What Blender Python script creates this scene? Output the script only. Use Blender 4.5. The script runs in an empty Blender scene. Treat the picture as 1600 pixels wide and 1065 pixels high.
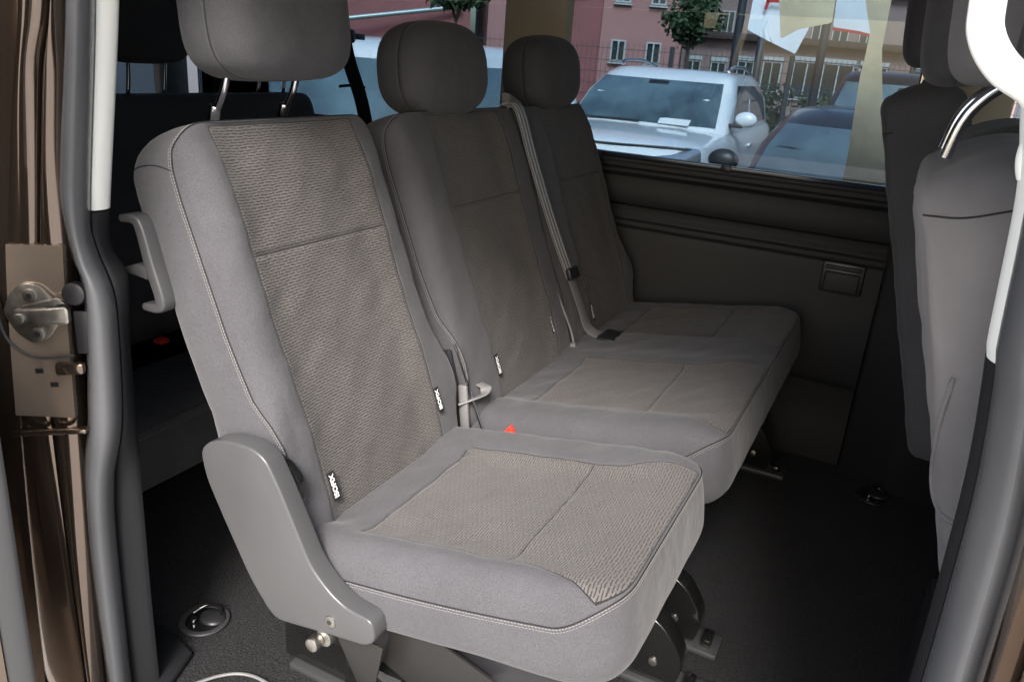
import bpy, bmesh, math, random
import numpy as np
from mathutils import Vector, Matrix
random.seed(7)
rng = np.random.default_rng(3)
S = bpy.context.scene
C = S.collection
# ------------------------------------------------------------------ camera
CAM = Vector((0.6829, -0.7691, 0.6993))
r_ = Vector((0.88666, 0.45663, 0.07292)); u_ = Vector((-0.21817, 0.27405, 0.93664)); w_ = Vector((-0.40771, 0.84640, -0.34262))
cd = bpy.data.cameras.new('camera'); cam = bpy.data.objects.new('camera', cd); C.objects.link(cam)
M4 = Matrix(((r_.x, u_.x, -w_.x, CAM.x), (r_.y, u_.y, -w_.y, CAM.y), (r_.z, u_.z, -w_.z, CAM.z), (0, 0, 0, 1)))
cam.matrix_world = M4
cd.sensor_width = 36; cd.lens = 36 * 1226.18 / 1600; cd.clip_start = 0.02; cd.clip_end = 400
cd.dof.use_dof = False
S.camera = cam
# ------------------------------------------------------------------ light
W = bpy.data.worlds.new("World"); S.world = W; W.use_nodes = True
nt = W.node_tree; sky = nt.nodes.new('ShaderNodeTexSky'); sky.sky_type = 'NISHITA'; sky.sun_disc = False
SUN_EL, SUN_AZ = math.radians(42), math.radians(160)   # azimuth clockwise from +Y
sky.sun_elevation = SUN_EL; sky.sun_rotation = SUN_AZ; sky.air_density = 1.2; sky.dust_density = 3.5; sky.ozone_density = 1.0
bg = nt.nodes['Background']; bg.inputs['Strength'].default_value = 0.13
nt.links.new(sky.outputs[0], bg.inputs[0])
sl = bpy.data.lights.new('sun', 'SUN'); sl.energy = 2.2; sl.angle = math.radians(20); sl.color = (1, .985, .97)
so = bpy.data.objects.new('sun', sl); C.objects.link(so)
sd = Vector((math.cos(SUN_EL) * math.sin(SUN_AZ), math.cos(SUN_EL) * math.cos(SUN_AZ), math.sin(SUN_EL)))
so.rotation_euler = sd.to_track_quat('Z', 'Y').to_euler(); so.location = (2, -6, 8)
S.view_settings.view_transform = 'Standard'; S.view_settings.look = 'None'
S.view_settings.exposure = 1.68; S.view_settings.gamma = 1
S.render.engine = 'CYCLES'
S.cycles.max_bounces = 8; S.cycles.transparent_max_bounces = 16

# ------------------------------------------------------------------ materials
def mat(name, col, rough=.6, metal=0, coat=0, spec=.5, bump=None, var=None, sheen=0, emit=None):
    """bump=(scale,strength,dist); var=(scale,amount) multiplies the colour by noise"""
    m = bpy.data.materials.new(name); m.use_nodes = True; t = m.node_tree; b = t.nodes['Principled BSDF']
    b.inputs['Base Color'].default_value = (*col, 1); b.inputs['Roughness'].default_value = rough
    b.inputs['Metallic'].default_value = metal; b.inputs['Coat Weight'].default_value = coat
    b.inputs['Coat Roughness'].default_value = .03
    b.inputs['Specular IOR Level'].default_value = spec; b.inputs['Sheen Weight'].default_value = sheen
    tc = t.nodes.new('ShaderNodeTexCoord')
    if var:
        n = t.nodes.new('ShaderNodeTexNoise'); n.inputs['Scale'].default_value = var[0]; n.inputs['Detail'].default_value = 5
        t.links.new(tc.outputs['Object'], n.inputs['Vector'])
        mr = t.nodes.new('ShaderNodeMapRange'); mr.inputs[1].default_value = .3; mr.inputs[2].default_value = .7
        mr.inputs[3].default_value = 1 - var[1]; mr.inputs[4].default_value = 1 + var[1]
        t.links.new(n.outputs['Fac'], mr.inputs[0])
        vm = t.nodes.new('ShaderNodeVectorMath'); vm.operation = 'SCALE'; vm.inputs[0].default_value = col
        t.links.new(mr.outputs[0], vm.inputs['Scale']); t.links.new(vm.outputs[0], b.inputs['Base Color'])
    if bump:
        n = t.nodes.new('ShaderNodeTexNoise'); n.inputs['Scale'].default_value = bump[0]; n.inputs['Detail'].default_value = 3
        t.links.new(tc.outputs['Object'], n.inputs['Vector'])
        bp = t.nodes.new('ShaderNodeBump'); bp.inputs['Strength'].default_value = bump[1]; bp.inputs['Distance'].default_value = bump[2]
        t.links.new(n.outputs['Fac'], bp.inputs['Height']); t.links.new(bp.outputs[0], b.inputs['Normal'])
    if emit:
        b.inputs['Emission Color'].default_value = (*col, 1); b.inputs['Emission Strength'].default_value = emit
    return m

def fabric(name, plain, rib_a, rib_b, gap):
    m = bpy.data.materials.new(name); m.use_nodes = True; t = m.node_tree; N = t.nodes; L = t.links
    b = N['Principled BSDF']; b.inputs['Roughness'].default_value = .9; b.inputs['Specular IOR Level'].default_value = .25
    b.inputs['Sheen Weight'].default_value = .12; b.inputs['Sheen Roughness'].default_value = .5
    def nd(ty, **k):
        n = N.new(ty)
        for a, v in k.items(): setattr(n, a, v)
        return n
    def math_(op, a, c2=None, c=None):
        n = nd('ShaderNodeMath', operation=op)
        for i, v in enumerate((a, c2, c)):
            if v is None: continue
            if isinstance(v, (int, float)): n.inputs[i].default_value = v
            else: L.new(v, n.inputs[i])
        return n.outputs[0]
    def noise(vec, sc, det=2):
        n = nd('ShaderNodeTexNoise'); n.inputs['Scale'].default_value = sc; n.inputs['Detail'].default_value = det; L.new(vec, n.inputs['Vector']); return n
    def mix(f, a, c2):
        n = nd('ShaderNodeMix', data_type='RGBA')
        L.new(f, n.inputs['Factor'])
        for v, i in ((a, 'A'), (c2, 'B')):
            s = [x for x in n.inputs if x.name == i and x.type == 'RGBA'][0]
            if isinstance(v, tuple): s.default_value = (*v, 1)
            else: L.new(v, s)
        return [x for x in n.outputs if x.type == 'RGBA'][0]
    uv = nd('ShaderNodeUVMap'); uv.uv_map = 'UVMap'
    tc = nd('ShaderNodeTexCoord')
    pan = nd('ShaderNodeAttribute', attribute_name='pan'); grv = nd('ShaderNodeAttribute', attribute_name='grv')
    # distort uv slightly so that ribs wander like knitted cloth
    nz = noise(uv.outputs[0], 55, 2)
    off = nd('ShaderNodeVectorMath', operation='SCALE'); sub = nd('ShaderNodeVectorMath', operation='SUBTRACT'); sub.inputs[1].default_value = (.5, .5, .5)
    L.new(nz.outputs['Color'], sub.inputs[0]); L.new(sub.outputs[0], off.inputs[0]); off.inputs['Scale'].default_value = .0045
    add = nd('ShaderNodeVectorMath', operation='ADD'); L.new(uv.outputs[0], add.inputs[0]); L.new(off.outputs[0], add.inputs[1])
    sp = nd('ShaderNodeSeparateXYZ'); L.new(add.outputs[0], sp.inputs[0])
    rowf = math_('DIVIDE', sp.outputs['Y'], .0043); row = math_('FLOOR', rowf); fv = math_('SUBTRACT', rowf, row)
    uu = math_('FRACT', math_('ADD', math_('DIVIDE', sp.outputs['X'], .0155), math_('MULTIPLY', row, .5)))
    rh = nd('ShaderNodeMapRange', interpolation_type='SMOOTHSTEP'); L.new(math_('ABSOLUTE', math_('SUBTRACT', fv, .5)), rh.inputs[0]); rh.inputs[1].default_value = .08; rh.inputs[2].default_value = .27; rh.inputs[3].default_value = 1; rh.inputs[4].default_value = 0
    dh = nd('ShaderNodeMapRange', interpolation_type='SMOOTHSTEP'); L.new(math_('ABSOLUTE', math_('SUBTRACT', uu, .5)), dh.inputs[0]); dh.inputs[1].default_value = .36; dh.inputs[2].default_value = .46; dh.inputs[3].default_value = 1; dh.inputs[4].default_value = .15
    dark = math_('MULTIPLY', rh.outputs[0], dh.outputs[0])
    nv = noise(add.outputs[0], 120, 2)
    ribcol = mix(nv.outputs['Fac'], rib_a, rib_b); brcol = mix(math_('MULTIPLY', dark, .85), ribcol, gap)
    fine = noise(tc.outputs['Object'], 700, 3)
    big = noise(tc.outputs['Object'], 9, 3)
    isp = math_('GREATER_THAN', pan.outputs['Fac'], 0.0)
    flecks = math_('MULTIPLY_ADD', fine.outputs['Fac'], 1.3, .35)
    big2 = math_('MULTIPLY_ADD', big.outputs['Fac'], .36, .82)
    fl = math_('MULTIPLY', flecks, big2)
    # soft pressed band next to the piped seams
    base = mix(isp, plain, brcol)
    gl = math_('ABSOLUTE', grv.outputs['Fac'])
    inline = math_('LESS_THAN', gl, .0014)
    base2 = mix(inline, base, gap)
    # dark stitch line along the border of the ribbed panel
    pl = math_('LESS_THAN', math_('ABSOLUTE', math_('ADD', pan.outputs['Fac'], -.0)), .0009)
    base3 = mix(pl, base2, tuple(x * .8 for x in gap))
    vm = nd('ShaderNodeVectorMath', operation='SCALE'); L.new(base3, vm.inputs[0]); L.new(fl, vm.inputs['Scale'])
    L.new(vm.outputs[0], b.inputs['Base Color'])
    # height
    rib = math_('MULTIPLY', math_('SUBTRACT', 1.0, dark), isp)
    h1 = math_('MULTIPLY', rib, .0011)
    g2 = nd('ShaderNodeMapRange', interpolation_type='SMOOTHSTEP'); L.new(gl, g2.inputs[0]); g2.inputs[1].default_value = 0; g2.inputs[2].default_value = .008; g2.inputs[3].default_value = 0; g2.inputs[4].default_value = .0035
    g3 = nd('ShaderNodeMapRange', interpolation_type='SMOOTHSTEP'); L.new(math_('ABSOLUTE', pan.outputs['Fac']), g3.inputs[0]); g3.inputs[1].default_value = 0; g3.inputs[2].default_value = .006; g3.inputs[3].default_value = 0; g3.inputs[4].default_value = .0016
    h = math_('ADD', math_('ADD', h1, g2.outputs[0]), math_('ADD', g3.outputs[0], math_('MULTIPLY', fine.outputs['Fac'], .0007)))
    wr = noise(tc.outputs['Object'], 16, 2)
    wr2 = noise(tc.outputs['Object'], 42, 3); h = math_('ADD', h, math_('ADD', math_('MULTIPLY', wr.outputs['Fac'], .0065), math_('MULTIPLY', wr2.outputs['Fac'], .0016)))
    bp = nd('ShaderNodeBump'); bp.inputs['Strength'].default_value = .8; bp.inputs['Distance'].default_value = 1.0
    L.new(h, bp.inputs['Height']); L.new(bp.outputs[0], b.inputs['Normal'])
    return m

def tinted_glass(name, col, refl=1.0):
    m = bpy.data.materials.new(name); m.use_nodes = True; t = m.node_tree; N = t.nodes; L = t.links
    for n in list(N):
        if n.type == 'BSDF_PRINCIPLED': N.remove(n)
    out = [n for n in N if n.type == 'OUTPUT_MATERIAL'][0]
    tr = N.new('ShaderNodeBsdfTransparent'); tr.inputs[0].default_value = (*col, 1)
    gl = N.new('ShaderNodeBsdfGlossy'); gl.inputs['Roughness'].default_value = .01; gl.inputs[0].default_value = (refl, refl, refl, 1)
    fr = N.new('ShaderNodeFresnel'); fr.inputs['IOR'].default_value = 1.45
    mx = N.new('ShaderNodeMixShader'); L.new(fr.outputs[0], mx.inputs[0]); L.new(tr.outputs[0], mx.inputs[1]); L.new(gl.outputs[0], mx.inputs[2])
    L.new(mx.outputs[0], out.inputs[0])
    return m

M = dict(
    cloth=fabric('grey_ribbed_cloth', (.068, .0665, .072), (.116, .106, .099), (.092, .0845, .080), (.021, .020, .021)),
    thread=mat('pale_thread', (.19, .183, .175), .7, bump=(900, .5, .001)),
    plastic=mat('grey_grained_plastic', (.064, .064, .066), .30, bump=(700, .25, .0006), var=(8, .06)),
    dplastic=mat('black_plastic', (.018, .018, .020), .4, bump=(500, .2, .0006)),
    seal=mat('satin_rubber_seal', (.105, .107, .112), .27, bump=(60, .10, .003), var=(6, .10)),
    trimgrey=mat('charcoal_ring', (.035, .035, .037), .5),
    trimdark=mat('charcoal_pillar_trim', (.011, .0115, .013), .62, spec=.3, bump=(600, .25, .0006)),
    trimlight=mat('pale_pillar_trim', (.86, .87, .82), .5, bump=(300, .08, .0006)),
    wall=mat('dark_moulded_trim', (.0120, .0110, .0115), .62, bump=(700, .35, .0007), var=(5, .08)),
    wallsill=mat('sill_strip', (.02, .028, .045), .15),
    carpet=mat('black_needle_felt', (.0115, .0115, .0125), .95, bump=(260, 1, .008), var=(190, .9)),
    headliner=mat('grey_headliner', (.14, .135, .13), .9, bump=(400, .3, .001)),
    tantrim=mat('beige_pillar_trim', (.62, .55, .45), .8, bump=(500, .2, .0006)),
    chrome=mat('bright_steel', (.75, .75, .77), .12, 1),
    zinc=mat('dull_zinc_steel', (.42, .40, .36), .38, 1, var=(90, .25)),
    blackmetal=mat('glossy_black_metal', (.008, .008, .008), .18, 0, coat=.8),
    greymetal=mat('bare_bracket_metal', (.022, .021, .020), .45, .3),
    paint=mat('brown_metallic_paint', (.20, .150, .115), .13, .9, coat=1, var=(900, .12)),
    paintjamb=mat('brown_jamb_paint', (.38, .30, .235), .16, .6, coat=1, var=(5, .10)),
    litcloth=mat('lightened_seat_cloth', (.125, .118, .120), .85, bump=(600, .4, .001), var=(12, .10), sheen=.1),  # grey cloth lightened in colour for light that misses the front seat
    ribweb=mat('pale_belt_ribs', (.34, .33, .33), .5), web=mat('seat_belt_webbing', (.20, .195, .20), .55, bump=(300, .4, .001)),
    beltgrey=mat('grey_latch_plastic', (.17, .165, .165), .45),
    red=mat('red_button', (.75, .05, .03), .35),
    tagblack=mat('black_label_cloth', (.006, .006, .008), .8),
    tagwhite=mat('white_lettering', (.8, .8, .8), .7),
    glass=tinted_glass('privacy_glass', (.41, .485, .535)),
    clearglass=tinted_glass('clear_glass', (.70, .74, .76)),
    bounceslab=mat('pale_bounce_slab', (.36, .35, .33), .85, bump=(30, .3, .01), var=(1.2, .15)),
    asphalt=mat('asphalt', (.055, .055, .057), .9, bump=(60, .6, .01), var=(3, .2)),
    white=mat('white_car_paint', (.78, .79, .80), .3, 0, coat=1),
    carblack=mat('dark_car_paint', (.010, .012, .016), .3, .2, coat=.45),
    carglass=mat('sky_painted_car_glass', (.085, .125, .14), .04, 0, coat=1, spec=.8, var=(1.6, .75)),  # teal base and noise paint sky reflections into the window colour
    rubber=mat('tyre_rubber', (.02, .02, .02), .8),
    rim=mat('alloy_rim', (.5, .5, .52), .25, 1),
    lamp=mat('headlamp_lens', (.55, .58, .62), .08, .6, coat=1),
    orange=mat('amber_lens', (.5, .15, .02), .3),
    carpetedge=mat('worn_sill_plastic', (.16, .16, .16), .4, bump=(80, .3, .002)),
)

# ------------------------------------------------------------------ helpers
def link(name, me, m=None, parent=None, smooth=True):
    o = bpy.data.objects.new(name, me); C.objects.link(o)
    for x in (m if isinstance(m, (list, tuple)) else [m]):
        if x: me.materials.append(M[x] if isinstance(x, str) else x)
    if smooth: me.polygons.foreach_set('use_smooth', [True] * len(me.polygons))
    if parent: o.parent = parent
    return o
def tag(o, label=None, cat=None, group=None, kind=None):
    for k, v in (('label', label), ('category', cat), ('group', group), ('kind', kind)):
        if v: o[k] = v
    return o
def thing(name, label, cat, group=None, loc=(0, 0, 0)):
    o = bpy.data.objects.new(name, None); C.objects.link(o); o.empty_display_size = .1; o.location = loc
    return tag(o, label, cat, group)
def bmobj(name, bm, m, parent=None, smooth=False, bevel=0, seg=2, sharp=40):
    if bevel:
        es = [e for e in bm.edges if len(e.link_faces) == 2 and e.calc_face_angle(0) > math.radians(25)]
        bmesh.ops.bevel(bm, geom=es, offset=bevel, segments=seg, affect='EDGES', profile=.5, clamp_overlap=True)
        smooth = True
    me = bpy.data.meshes.new(name); bm.normal_update(); bm.to_mesh(me); bm.free()
    o = link(name, me, m, parent, smooth)
    if smooth and sharp:
        try: me.set_sharp_from_angle(angle=math.radians(sharp))
        except Exception: pass
    return o
def box(bm, c, s, rot=None):
    r = bmesh.ops.create_cube(bm, size=1)['verts']
    mt = Matrix.Translation(c) @ (rot if rot else Matrix()) @ Matrix.Diagonal((s[0], s[1], s[2], 1))
    bmesh.ops.transform(bm, matrix=mt, verts=r); return r
def boxo(name, c, s, m, parent=None, bevel=0, rot=None, seg=2):
    bm = bmesh.new(); box(bm, c, s, rot); return bmobj(name, bm, m, parent, bevel=bevel, seg=seg)
def cyl(bm, p0, p1, r, n=16, r2=None):
    p0, p1 = Vector(p0), Vector(p1); d = p1 - p0
    v = bmesh.ops.create_cone(bm, cap_ends=True, segments=n, radius1=r, radius2=r if r2 is None else r2, depth=d.length)['verts']
    bmesh.ops.transform(bm, matrix=Matrix.Translation((p0 + p1) / 2) @ d.to_track_quat('Z', 'Y').to_matrix().to_4x4(), verts=v); return v
def cylo(name, p0, p1, r, m, parent=None, n=20, r2=None, bevel=0):
    bm = bmesh.new(); cyl(bm, p0, p1, r, n, r2); return bmobj(name, bm, m, parent, smooth=True, bevel=bevel)
def smooth_path(pts, n=8, closed=False):
    P = [Vector(p) for p in pts]; out = []; L = len(P)
    rngs = range(L if closed else L - 1)
    for i in rngs:
        g = (lambda k: P[k % L]) if closed else (lambda k: P[max(0, min(L - 1, k))])
        a, b, c, d = g(i - 1), g(i), g(i + 1), g(i + 2)
        for k in range(n):
            t = k / n
            out.append(.5 * ((2 * b) + (c - a) * t + (2 * a - 5 * b + 4 * c - d) * t * t + (3 * b - a - 3 * c + d) * t ** 3))
    if not closed: out.append(P[-1])
    return out
def sweep(bm, path, sec, up=Vector((0, 0, 1)), closed=False, caps=True):
    """sec: list of (side, up) offsets; or function k->list"""
    P = [Vector(p) for p in path]; n = len(P); rows = []
    for i, p in enumerate(P):
        a = P[(i - 1) % n] if (closed or i > 0) else P[i]; b = P[(i + 1) % n] if (closed or i < n - 1) else P[i]
        t = (b - a).normalized(); s = t.cross(up)
        if s.length < 1e-5: s = t.cross(Vector((1, 0, 0)))
        s.normalize(); q = s.cross(t).normalized()
        rows.append([bm.verts.new(p + s * x + q * y) for x, y in (sec(i / (n - 1)) if callable(sec) else sec)])
    k = len(rows[0])
    for i in range(n if closed else n - 1):
        A, B = rows[i], rows[(i + 1) % n]
        for j in range(k): bm.faces.new((A[j], A[(j + 1) % k], B[(j + 1) % k], B[j]))
    if caps and not closed:
        bm.faces.new(rows[0][::-1]); bm.faces.new(rows[-1])
    bmesh.ops.recalc_face_normals(bm, faces=bm.faces)
    return rows
def circ(r, n=10, ry=None):
    ry = r if ry is None else ry
    return [(r * math.cos(2 * math.pi * i / n), ry * math.sin(2 * math.pi * i / n)) for i in range(n)]
def rrect_sec(w, h, r, n=3):
    o = []
    for cx, cy, a0 in ((w / 2 - r, h / 2 - r, 0), (-w / 2 + r, h / 2 - r, 90), (-w / 2 + r, -h / 2 + r, 180), (w / 2 - r, -h / 2 + r, 270)):
        for i in range(n + 1):
            a = math.radians(a0 + 90 * i / n); o.append((cx + r * math.cos(a), cy + r * math.sin(a)))
    return o
def tube(name, path, r, m, parent=None, n=8, sm=0, ry=None, closed=False, up=Vector((0, 0, 1))):
    bm = bmesh.new(); sweep(bm, smooth_path(path, sm, closed) if sm else path, circ(r, n, ry), closed=closed, up=up)
    return bmobj(name, bm, m, parent, smooth=True, sharp=60)
def prism(bm, pts, axis, a0, a1):
    """polygon pts (2D) extruded along axis ('X','Y','Z') between a0 and a1"""
    def P(p, a): return {'X': (a, p[0], p[1]), 'Y': (p[0], a, p[1]), 'Z': (p[0], p[1], a)}[axis]
    A = [bm.verts.new(P(p, a0)) for p in pts]; B = [bm.verts.new(P(p, a1)) for p in pts]; n = len(pts)
    fs = [bm.faces.new(A), bm.faces.new(B[::-1])] + [bm.faces.new((A[i], A[(i + 1) % n], B[(i + 1) % n], B[i])) for i in range(n)]
    bmesh.ops.recalc_face_normals(bm, faces=fs); return fs
def prismo(name, pts, axis, a0, a1, m, parent=None, bevel=0, seg=2, smooth=False):
    bm = bmesh.new(); prism(bm, pts, axis, a0, a1); return bmobj(name, bm, m, parent, bevel=bevel, seg=seg, smooth=smooth)
def round_poly(pts, rad, K=200):
    pts = [np.array(p, float) for p in pts]; n = len(pts); out = []
    rad = rad if isinstance(rad, (list, tuple)) else [rad] * n
    for i in range(n):
        a, b, c = pts[i - 1], pts[i], pts[(i + 1) % n]; r = rad[i]
        u = (a - b) / np.linalg.norm(a - b); v = (c - b) / np.linalg.norm(c - b)
        r = min(r, .48 * np.linalg.norm(a - b), .48 * np.linalg.norm(c - b))
        for k in range(13):
            t = k / 12; out.append((1 - t) ** 2 * (b + u * r) + 2 * t * (1 - t) * b + t * t * (b + v * r))
    out = np.array(out); cl = np.vstack([out, out[:1]]); seg = np.linalg.norm(np.diff(cl, axis=0), axis=1); s = np.concatenate([[0], np.cumsum(seg)])
    q = np.linspace(0, s[-1], K, endpoint=False)
    return np.stack([np.interp(q, s, cl[:, 0]), np.interp(q, s, cl[:, 1])], 1)
def smst(x, a, b):
    t = np.clip((x - a) / (b - a), 0, 1); return t * t * (3 - 2 * t)
class Frame:
    def __init__(s, O, A, B, N): s.O, s.A, s.B, s.N = (np.array(v, float) for v in (O, A, B, N))
    def __call__(s, a, b, h):
        a, b, h = (np.asarray(x, float)[..., None] for x in (a, b, h)); return s.O + a * s.A + b * s.B + h * s.N
def pillow(name, F, out, top, seam, rear, m, parent=None, pan=None, grv=None, edge=.05, rear_r=.04, bulge=.006, nt_=34, ns=14, centre=None, uvoff=(0, 0)):
    """padded cushion: out = outline (K,2) ccw in (a,b); top/seam/rear = height functions"""
    K = len(out); cen = np.array(centre if centre is not None else out.mean(0))
    nxt = np.roll(out, -1, 0); prv = np.roll(out, 1, 0); tg = nxt - prv; tg /= np.linalg.norm(tg, axis=1)[:, None]
    nor = np.stack([tg[:, 1], -tg[:, 0]], 1)
    if ((out - cen) * nor).sum() < 0: nor = -nor
    AB = []; H = []; E = []
    s = 1 - (1 - np.linspace(0, 1, nt_ + 1)[1:]) ** 1.6
    for si in s:
        p = cen + (out - cen) * si; AB.append(p)
        # distance to outline
        d = np.linalg.norm(p[:, None] - out[None], axis=2).min(1) if si < 1 else np.zeros(K)
        E.append(d); e = np.clip(d / edge, 0, 1); g = np.sqrt(np.clip(1 - (1 - e) ** 2, 0, 1))
        sh = seam(out[:, 0], out[:, 1]) if si > .9 else seam(p[:, 0], p[:, 1])
        un = .0011 * np.sin(p[:, 0] * 41 + p[:, 1] * 23 + 1) + .0009 * np.sin(p[:, 0] * 67 - p[:, 1] * 58) + .0006 * np.sin(p[:, 1] * 120 + 3 * np.sin(p[:, 0] * 30))
        H.append(sh + (top(p[:, 0], p[:, 1]) + un * .8 - sh) * g)
    sh = seam(out[:, 0], out[:, 1]); rh = rear(out[:, 0], out[:, 1])
    qs = np.linspace(0, 1, ns + 1)[1:]
    for q in qs:
        inset = np.where(q > .6, rear_r * (1 - np.sqrt(np.clip(1 - ((q - .6) / .4) ** 2, 0, 1))), 0)
        wob = .0005 * np.sin(out[:, 0] * 55 + out[:, 1] * 47 + q * 5)[:, None] * math.sin(math.pi * q)
        off = wob + bulge * math.sin(math.pi * min(1, q * 1.15)) ** .7 if q * 1.15 < 1 else 0
        AB.append(out + nor * (off - inset)); H.append(sh + (rh - sh) * q); E.append(np.full(K, -1.0))
    AB = np.array(AB); H = np.array(H); E = np.array(E); R = len(AB)
    ct = F(cen[0], cen[1], float(top(cen[0:1], cen[1:2])[0])); cb = F(cen[0], cen[1], float(rear(cen[0:1], cen[1:2])[0]))
    V = F(AB[..., 0], AB[..., 1], H).reshape(-1, 3); V = np.vstack([V, ct[None], cb[None]])
    iT, iB = R * K, R * K + 1; fs = []
    det = np.linalg.det(np.stack([F.A, F.B, F.N])); area = 0.5 * np.sum(out[:, 0] * nxt[:, 1] - nxt[:, 0] * out[:, 1])
    flip = (det * area) < 0
    for j in range(K):
        k = (j + 1) % K; fs.append((iT, j, k)); fs.append((iB, (R - 1) * K + k, (R - 1) * K + j))
    for i in range(R - 1):
        for j in range(K):
            k = (j + 1) % K; fs.append((i * K + j, (i + 1) * K + j, (i + 1) * K + k, i * K + k))
    if flip: fs = [f[::-1] for f in fs]
    me = bpy.data.meshes.new(name); me.from_pydata(V.tolist(), [], fs); me.update()
    ab = np.vstack([AB.reshape(-1, 2), cen[None], cen[None]])
    ispf = np.concatenate([E.reshape(-1) >= 0, [True, False]])
    pv = np.full(len(V), -1.0); gv = np.full(len(V), 1.0)
    ee = np.concatenate([E.reshape(-1), [1, -1]])
    if pan is not None: pv = np.where(ispf, np.minimum(pan(ab[:, 0], ab[:, 1]), ee - .004), -.02 - 0 * ee)
    if grv is not None: gv = np.where(ispf, grv(ab[:, 0], ab[:, 1]), 1.0)
    else: gv = np.full(len(V), 1.0)
    # dark piped groove just inside the perimeter seam
    for nm, arr in (('pan', pv), ('grv', gv)):
        at = me.attributes.new(nm, 'FLOAT', 'POINT'); at.data.foreach_set('value', arr.astype(np.float32))
    uvl = me.uv_layers.new(name='UVMap'); li = np.empty(len(me.loops), np.int32); me.loops.foreach_get('vertex_index', li)
    uvl.data.foreach_set('uv', (ab[li] + np.array(uvoff)).astype(np.float32).ravel())
    o = link(name, me, m, parent)
    ring = V[(nt_ - 1) * K: nt_ * K]
    return o, ring, nor
def seam_thread(name, pts, r, parent, m='thread', closed=False, dash=.0045, gap=.0016):
    """a stitched seam: a row of short thread stitches"""
    P = np.array([list(p) for p in pts]); 
    if closed: P = np.vstack([P, P[:1]])
    sg = np.linalg.norm(np.diff(P, axis=0), axis=1); s = np.concatenate([[0], np.cumsum(sg)]); L = s[-1]
    bm = bmesh.new(); q = 0
    f = lambda t: Vector([float(np.interp(t, s, P[:, k])) for k in range(3)])
    while q < L - dash:
        a, b = f(q), f(q + dash); d = (b - a)
        if d.length > 1e-5: sweep(bm, [a, a + d * .2, a + d * .8, b], lambda t: circ(r * (1 if .1 < t < .9 else .45), 5))
        q += dash + gap
    return bmobj(name, bm, m, parent, smooth=True, sharp=0)
def superell(name, F, sa, sb, sn, m, parent=None, e1=.45, e2=.55, seam=None, nu=48, nv=28, taper=0, grv_n=None):
    sg = lambda x, e: np.sign(x) * np.abs(x) ** e
    u = np.linspace(0, 2 * np.pi, nu, endpoint=False); v = np.linspace(-np.pi / 2, np.pi / 2, nv + 1)
    V = []; G = []
    for vv in v:
        for uu in u:
            a = sg(np.cos(vv), e1) * sg(np.cos(uu), e2); n = sg(np.cos(vv), e1) * sg(np.sin(uu), e2); b = sg(np.sin(vv), e1)
            k = 1 - taper * (b * .5 + .5)
            V.append(F(a * sa * k, b * sb, n * sn)); G.append((n - grv_n) * sn if grv_n is not None else 1)
    fs = []
    for i in range(nv):
        for j in range(nu):
            fs.append((i * nu + j, i * nu + (j + 1) % nu, (i + 1) * nu + (j + 1) % nu, (i + 1) * nu + j))
    me = bpy.data.meshes.new(name); me.from_pydata([list(map(float, p)) for p in V], [], fs); 
    bm = bmesh.new(); bm.from_mesh(me)
    lay = None
    bmesh.ops.recalc_face_normals(bm, faces=bm.faces); bm.to_mesh(me); bm.free()
    for nm, arr in (('pan', [-1.0] * len(V)), ('grv', G)):
        at = me.attributes.new(nm, 'FLOAT', 'POINT'); at.data.foreach_set('value', [float(x) for x in arr])
    me.uv_layers.new(name='UVMap')
    return link(name, me, m, parent)
def textm(name, s, size, M4_, m, parent, depth=.0003, bold=0):
    cu = bpy.data.curves.new(name, 'FONT'); cu.body = s; cu.size = size; cu.extrude = depth; cu.offset = bold; cu.align_x = 'CENTER'; cu.align_y = 'CENTER'
    o = bpy.data.objects.new(name, cu); C.objects.link(o); dg = bpy.context.evaluated_depsgraph_get()
    me = bpy.data.meshes.new_from_object(o.evaluated_get(dg)); bpy.data.objects.remove(o); bpy.data.curves.remove(cu)
    me.transform(M4_); me.materials.clear()
    return link(name, me, m, parent, False)
def copy_tree(o, parent=None):
    c = o.copy(); C.objects.link(c); c.parent = parent
    for ch in list(o.children): copy_tree(ch, c)
    return c

# ================================================================== SETTING
FLOOR = -.40; GROUND = -.98
bm = bmesh.new(); bmesh.ops.create_grid(bm, x_segments=2, y_segments=2, size=150); bmesh.ops.translate(bm, verts=bm.verts, vec=(0, 0, GROUND))
tag(bmobj('ground', bm, 'asphalt'), kind='structure')

bm = bmesh.new(); vs = [bm.verts.new(p) for p in ((-14, -14, GROUND + .004), (14, -14, GROUND + .004), (14, 1.9, GROUND + .004), (-14, 1.9, GROUND + .004))]; bm.faces.new(vs)  # added pale slab, unseen, to brighten jamb reflections and bounce light upward
tag(bmobj('added_bounce_slab', bm, 'bounceslab'), kind='structure')
# ================================================================== VAN
van = thing('van', 'brown van with its sliding door open around the grey seats', 'van')
# --- floor carpet
bm = bmesh.new()
nx, ny = 70, 40; x0, x1, y0, y1 = -2.0, 2.0, -.10, 1.60
vs = [[bm.verts.new((x0 + (x1 - x0) * i / nx, y0 + (y1 - y0) * j / ny, FLOOR + .002 * math.sin(i * 1.7) * math.cos(j * 1.3))) for j in range(ny + 1)] for i in range(nx + 1)]
for i in range(nx):
    for j in range(ny): bm.faces.new((vs[i][j], vs[i + 1][j], vs[i + 1][j + 1], vs[i][j + 1]))
bmobj('floor_carpet', bm, 'carpet', van, smooth=True)
boxo('underbody', (0, .70, FLOOR - .09), (4.0, 1.78, .16), 'dplastic', van, bevel=.01)
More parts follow.
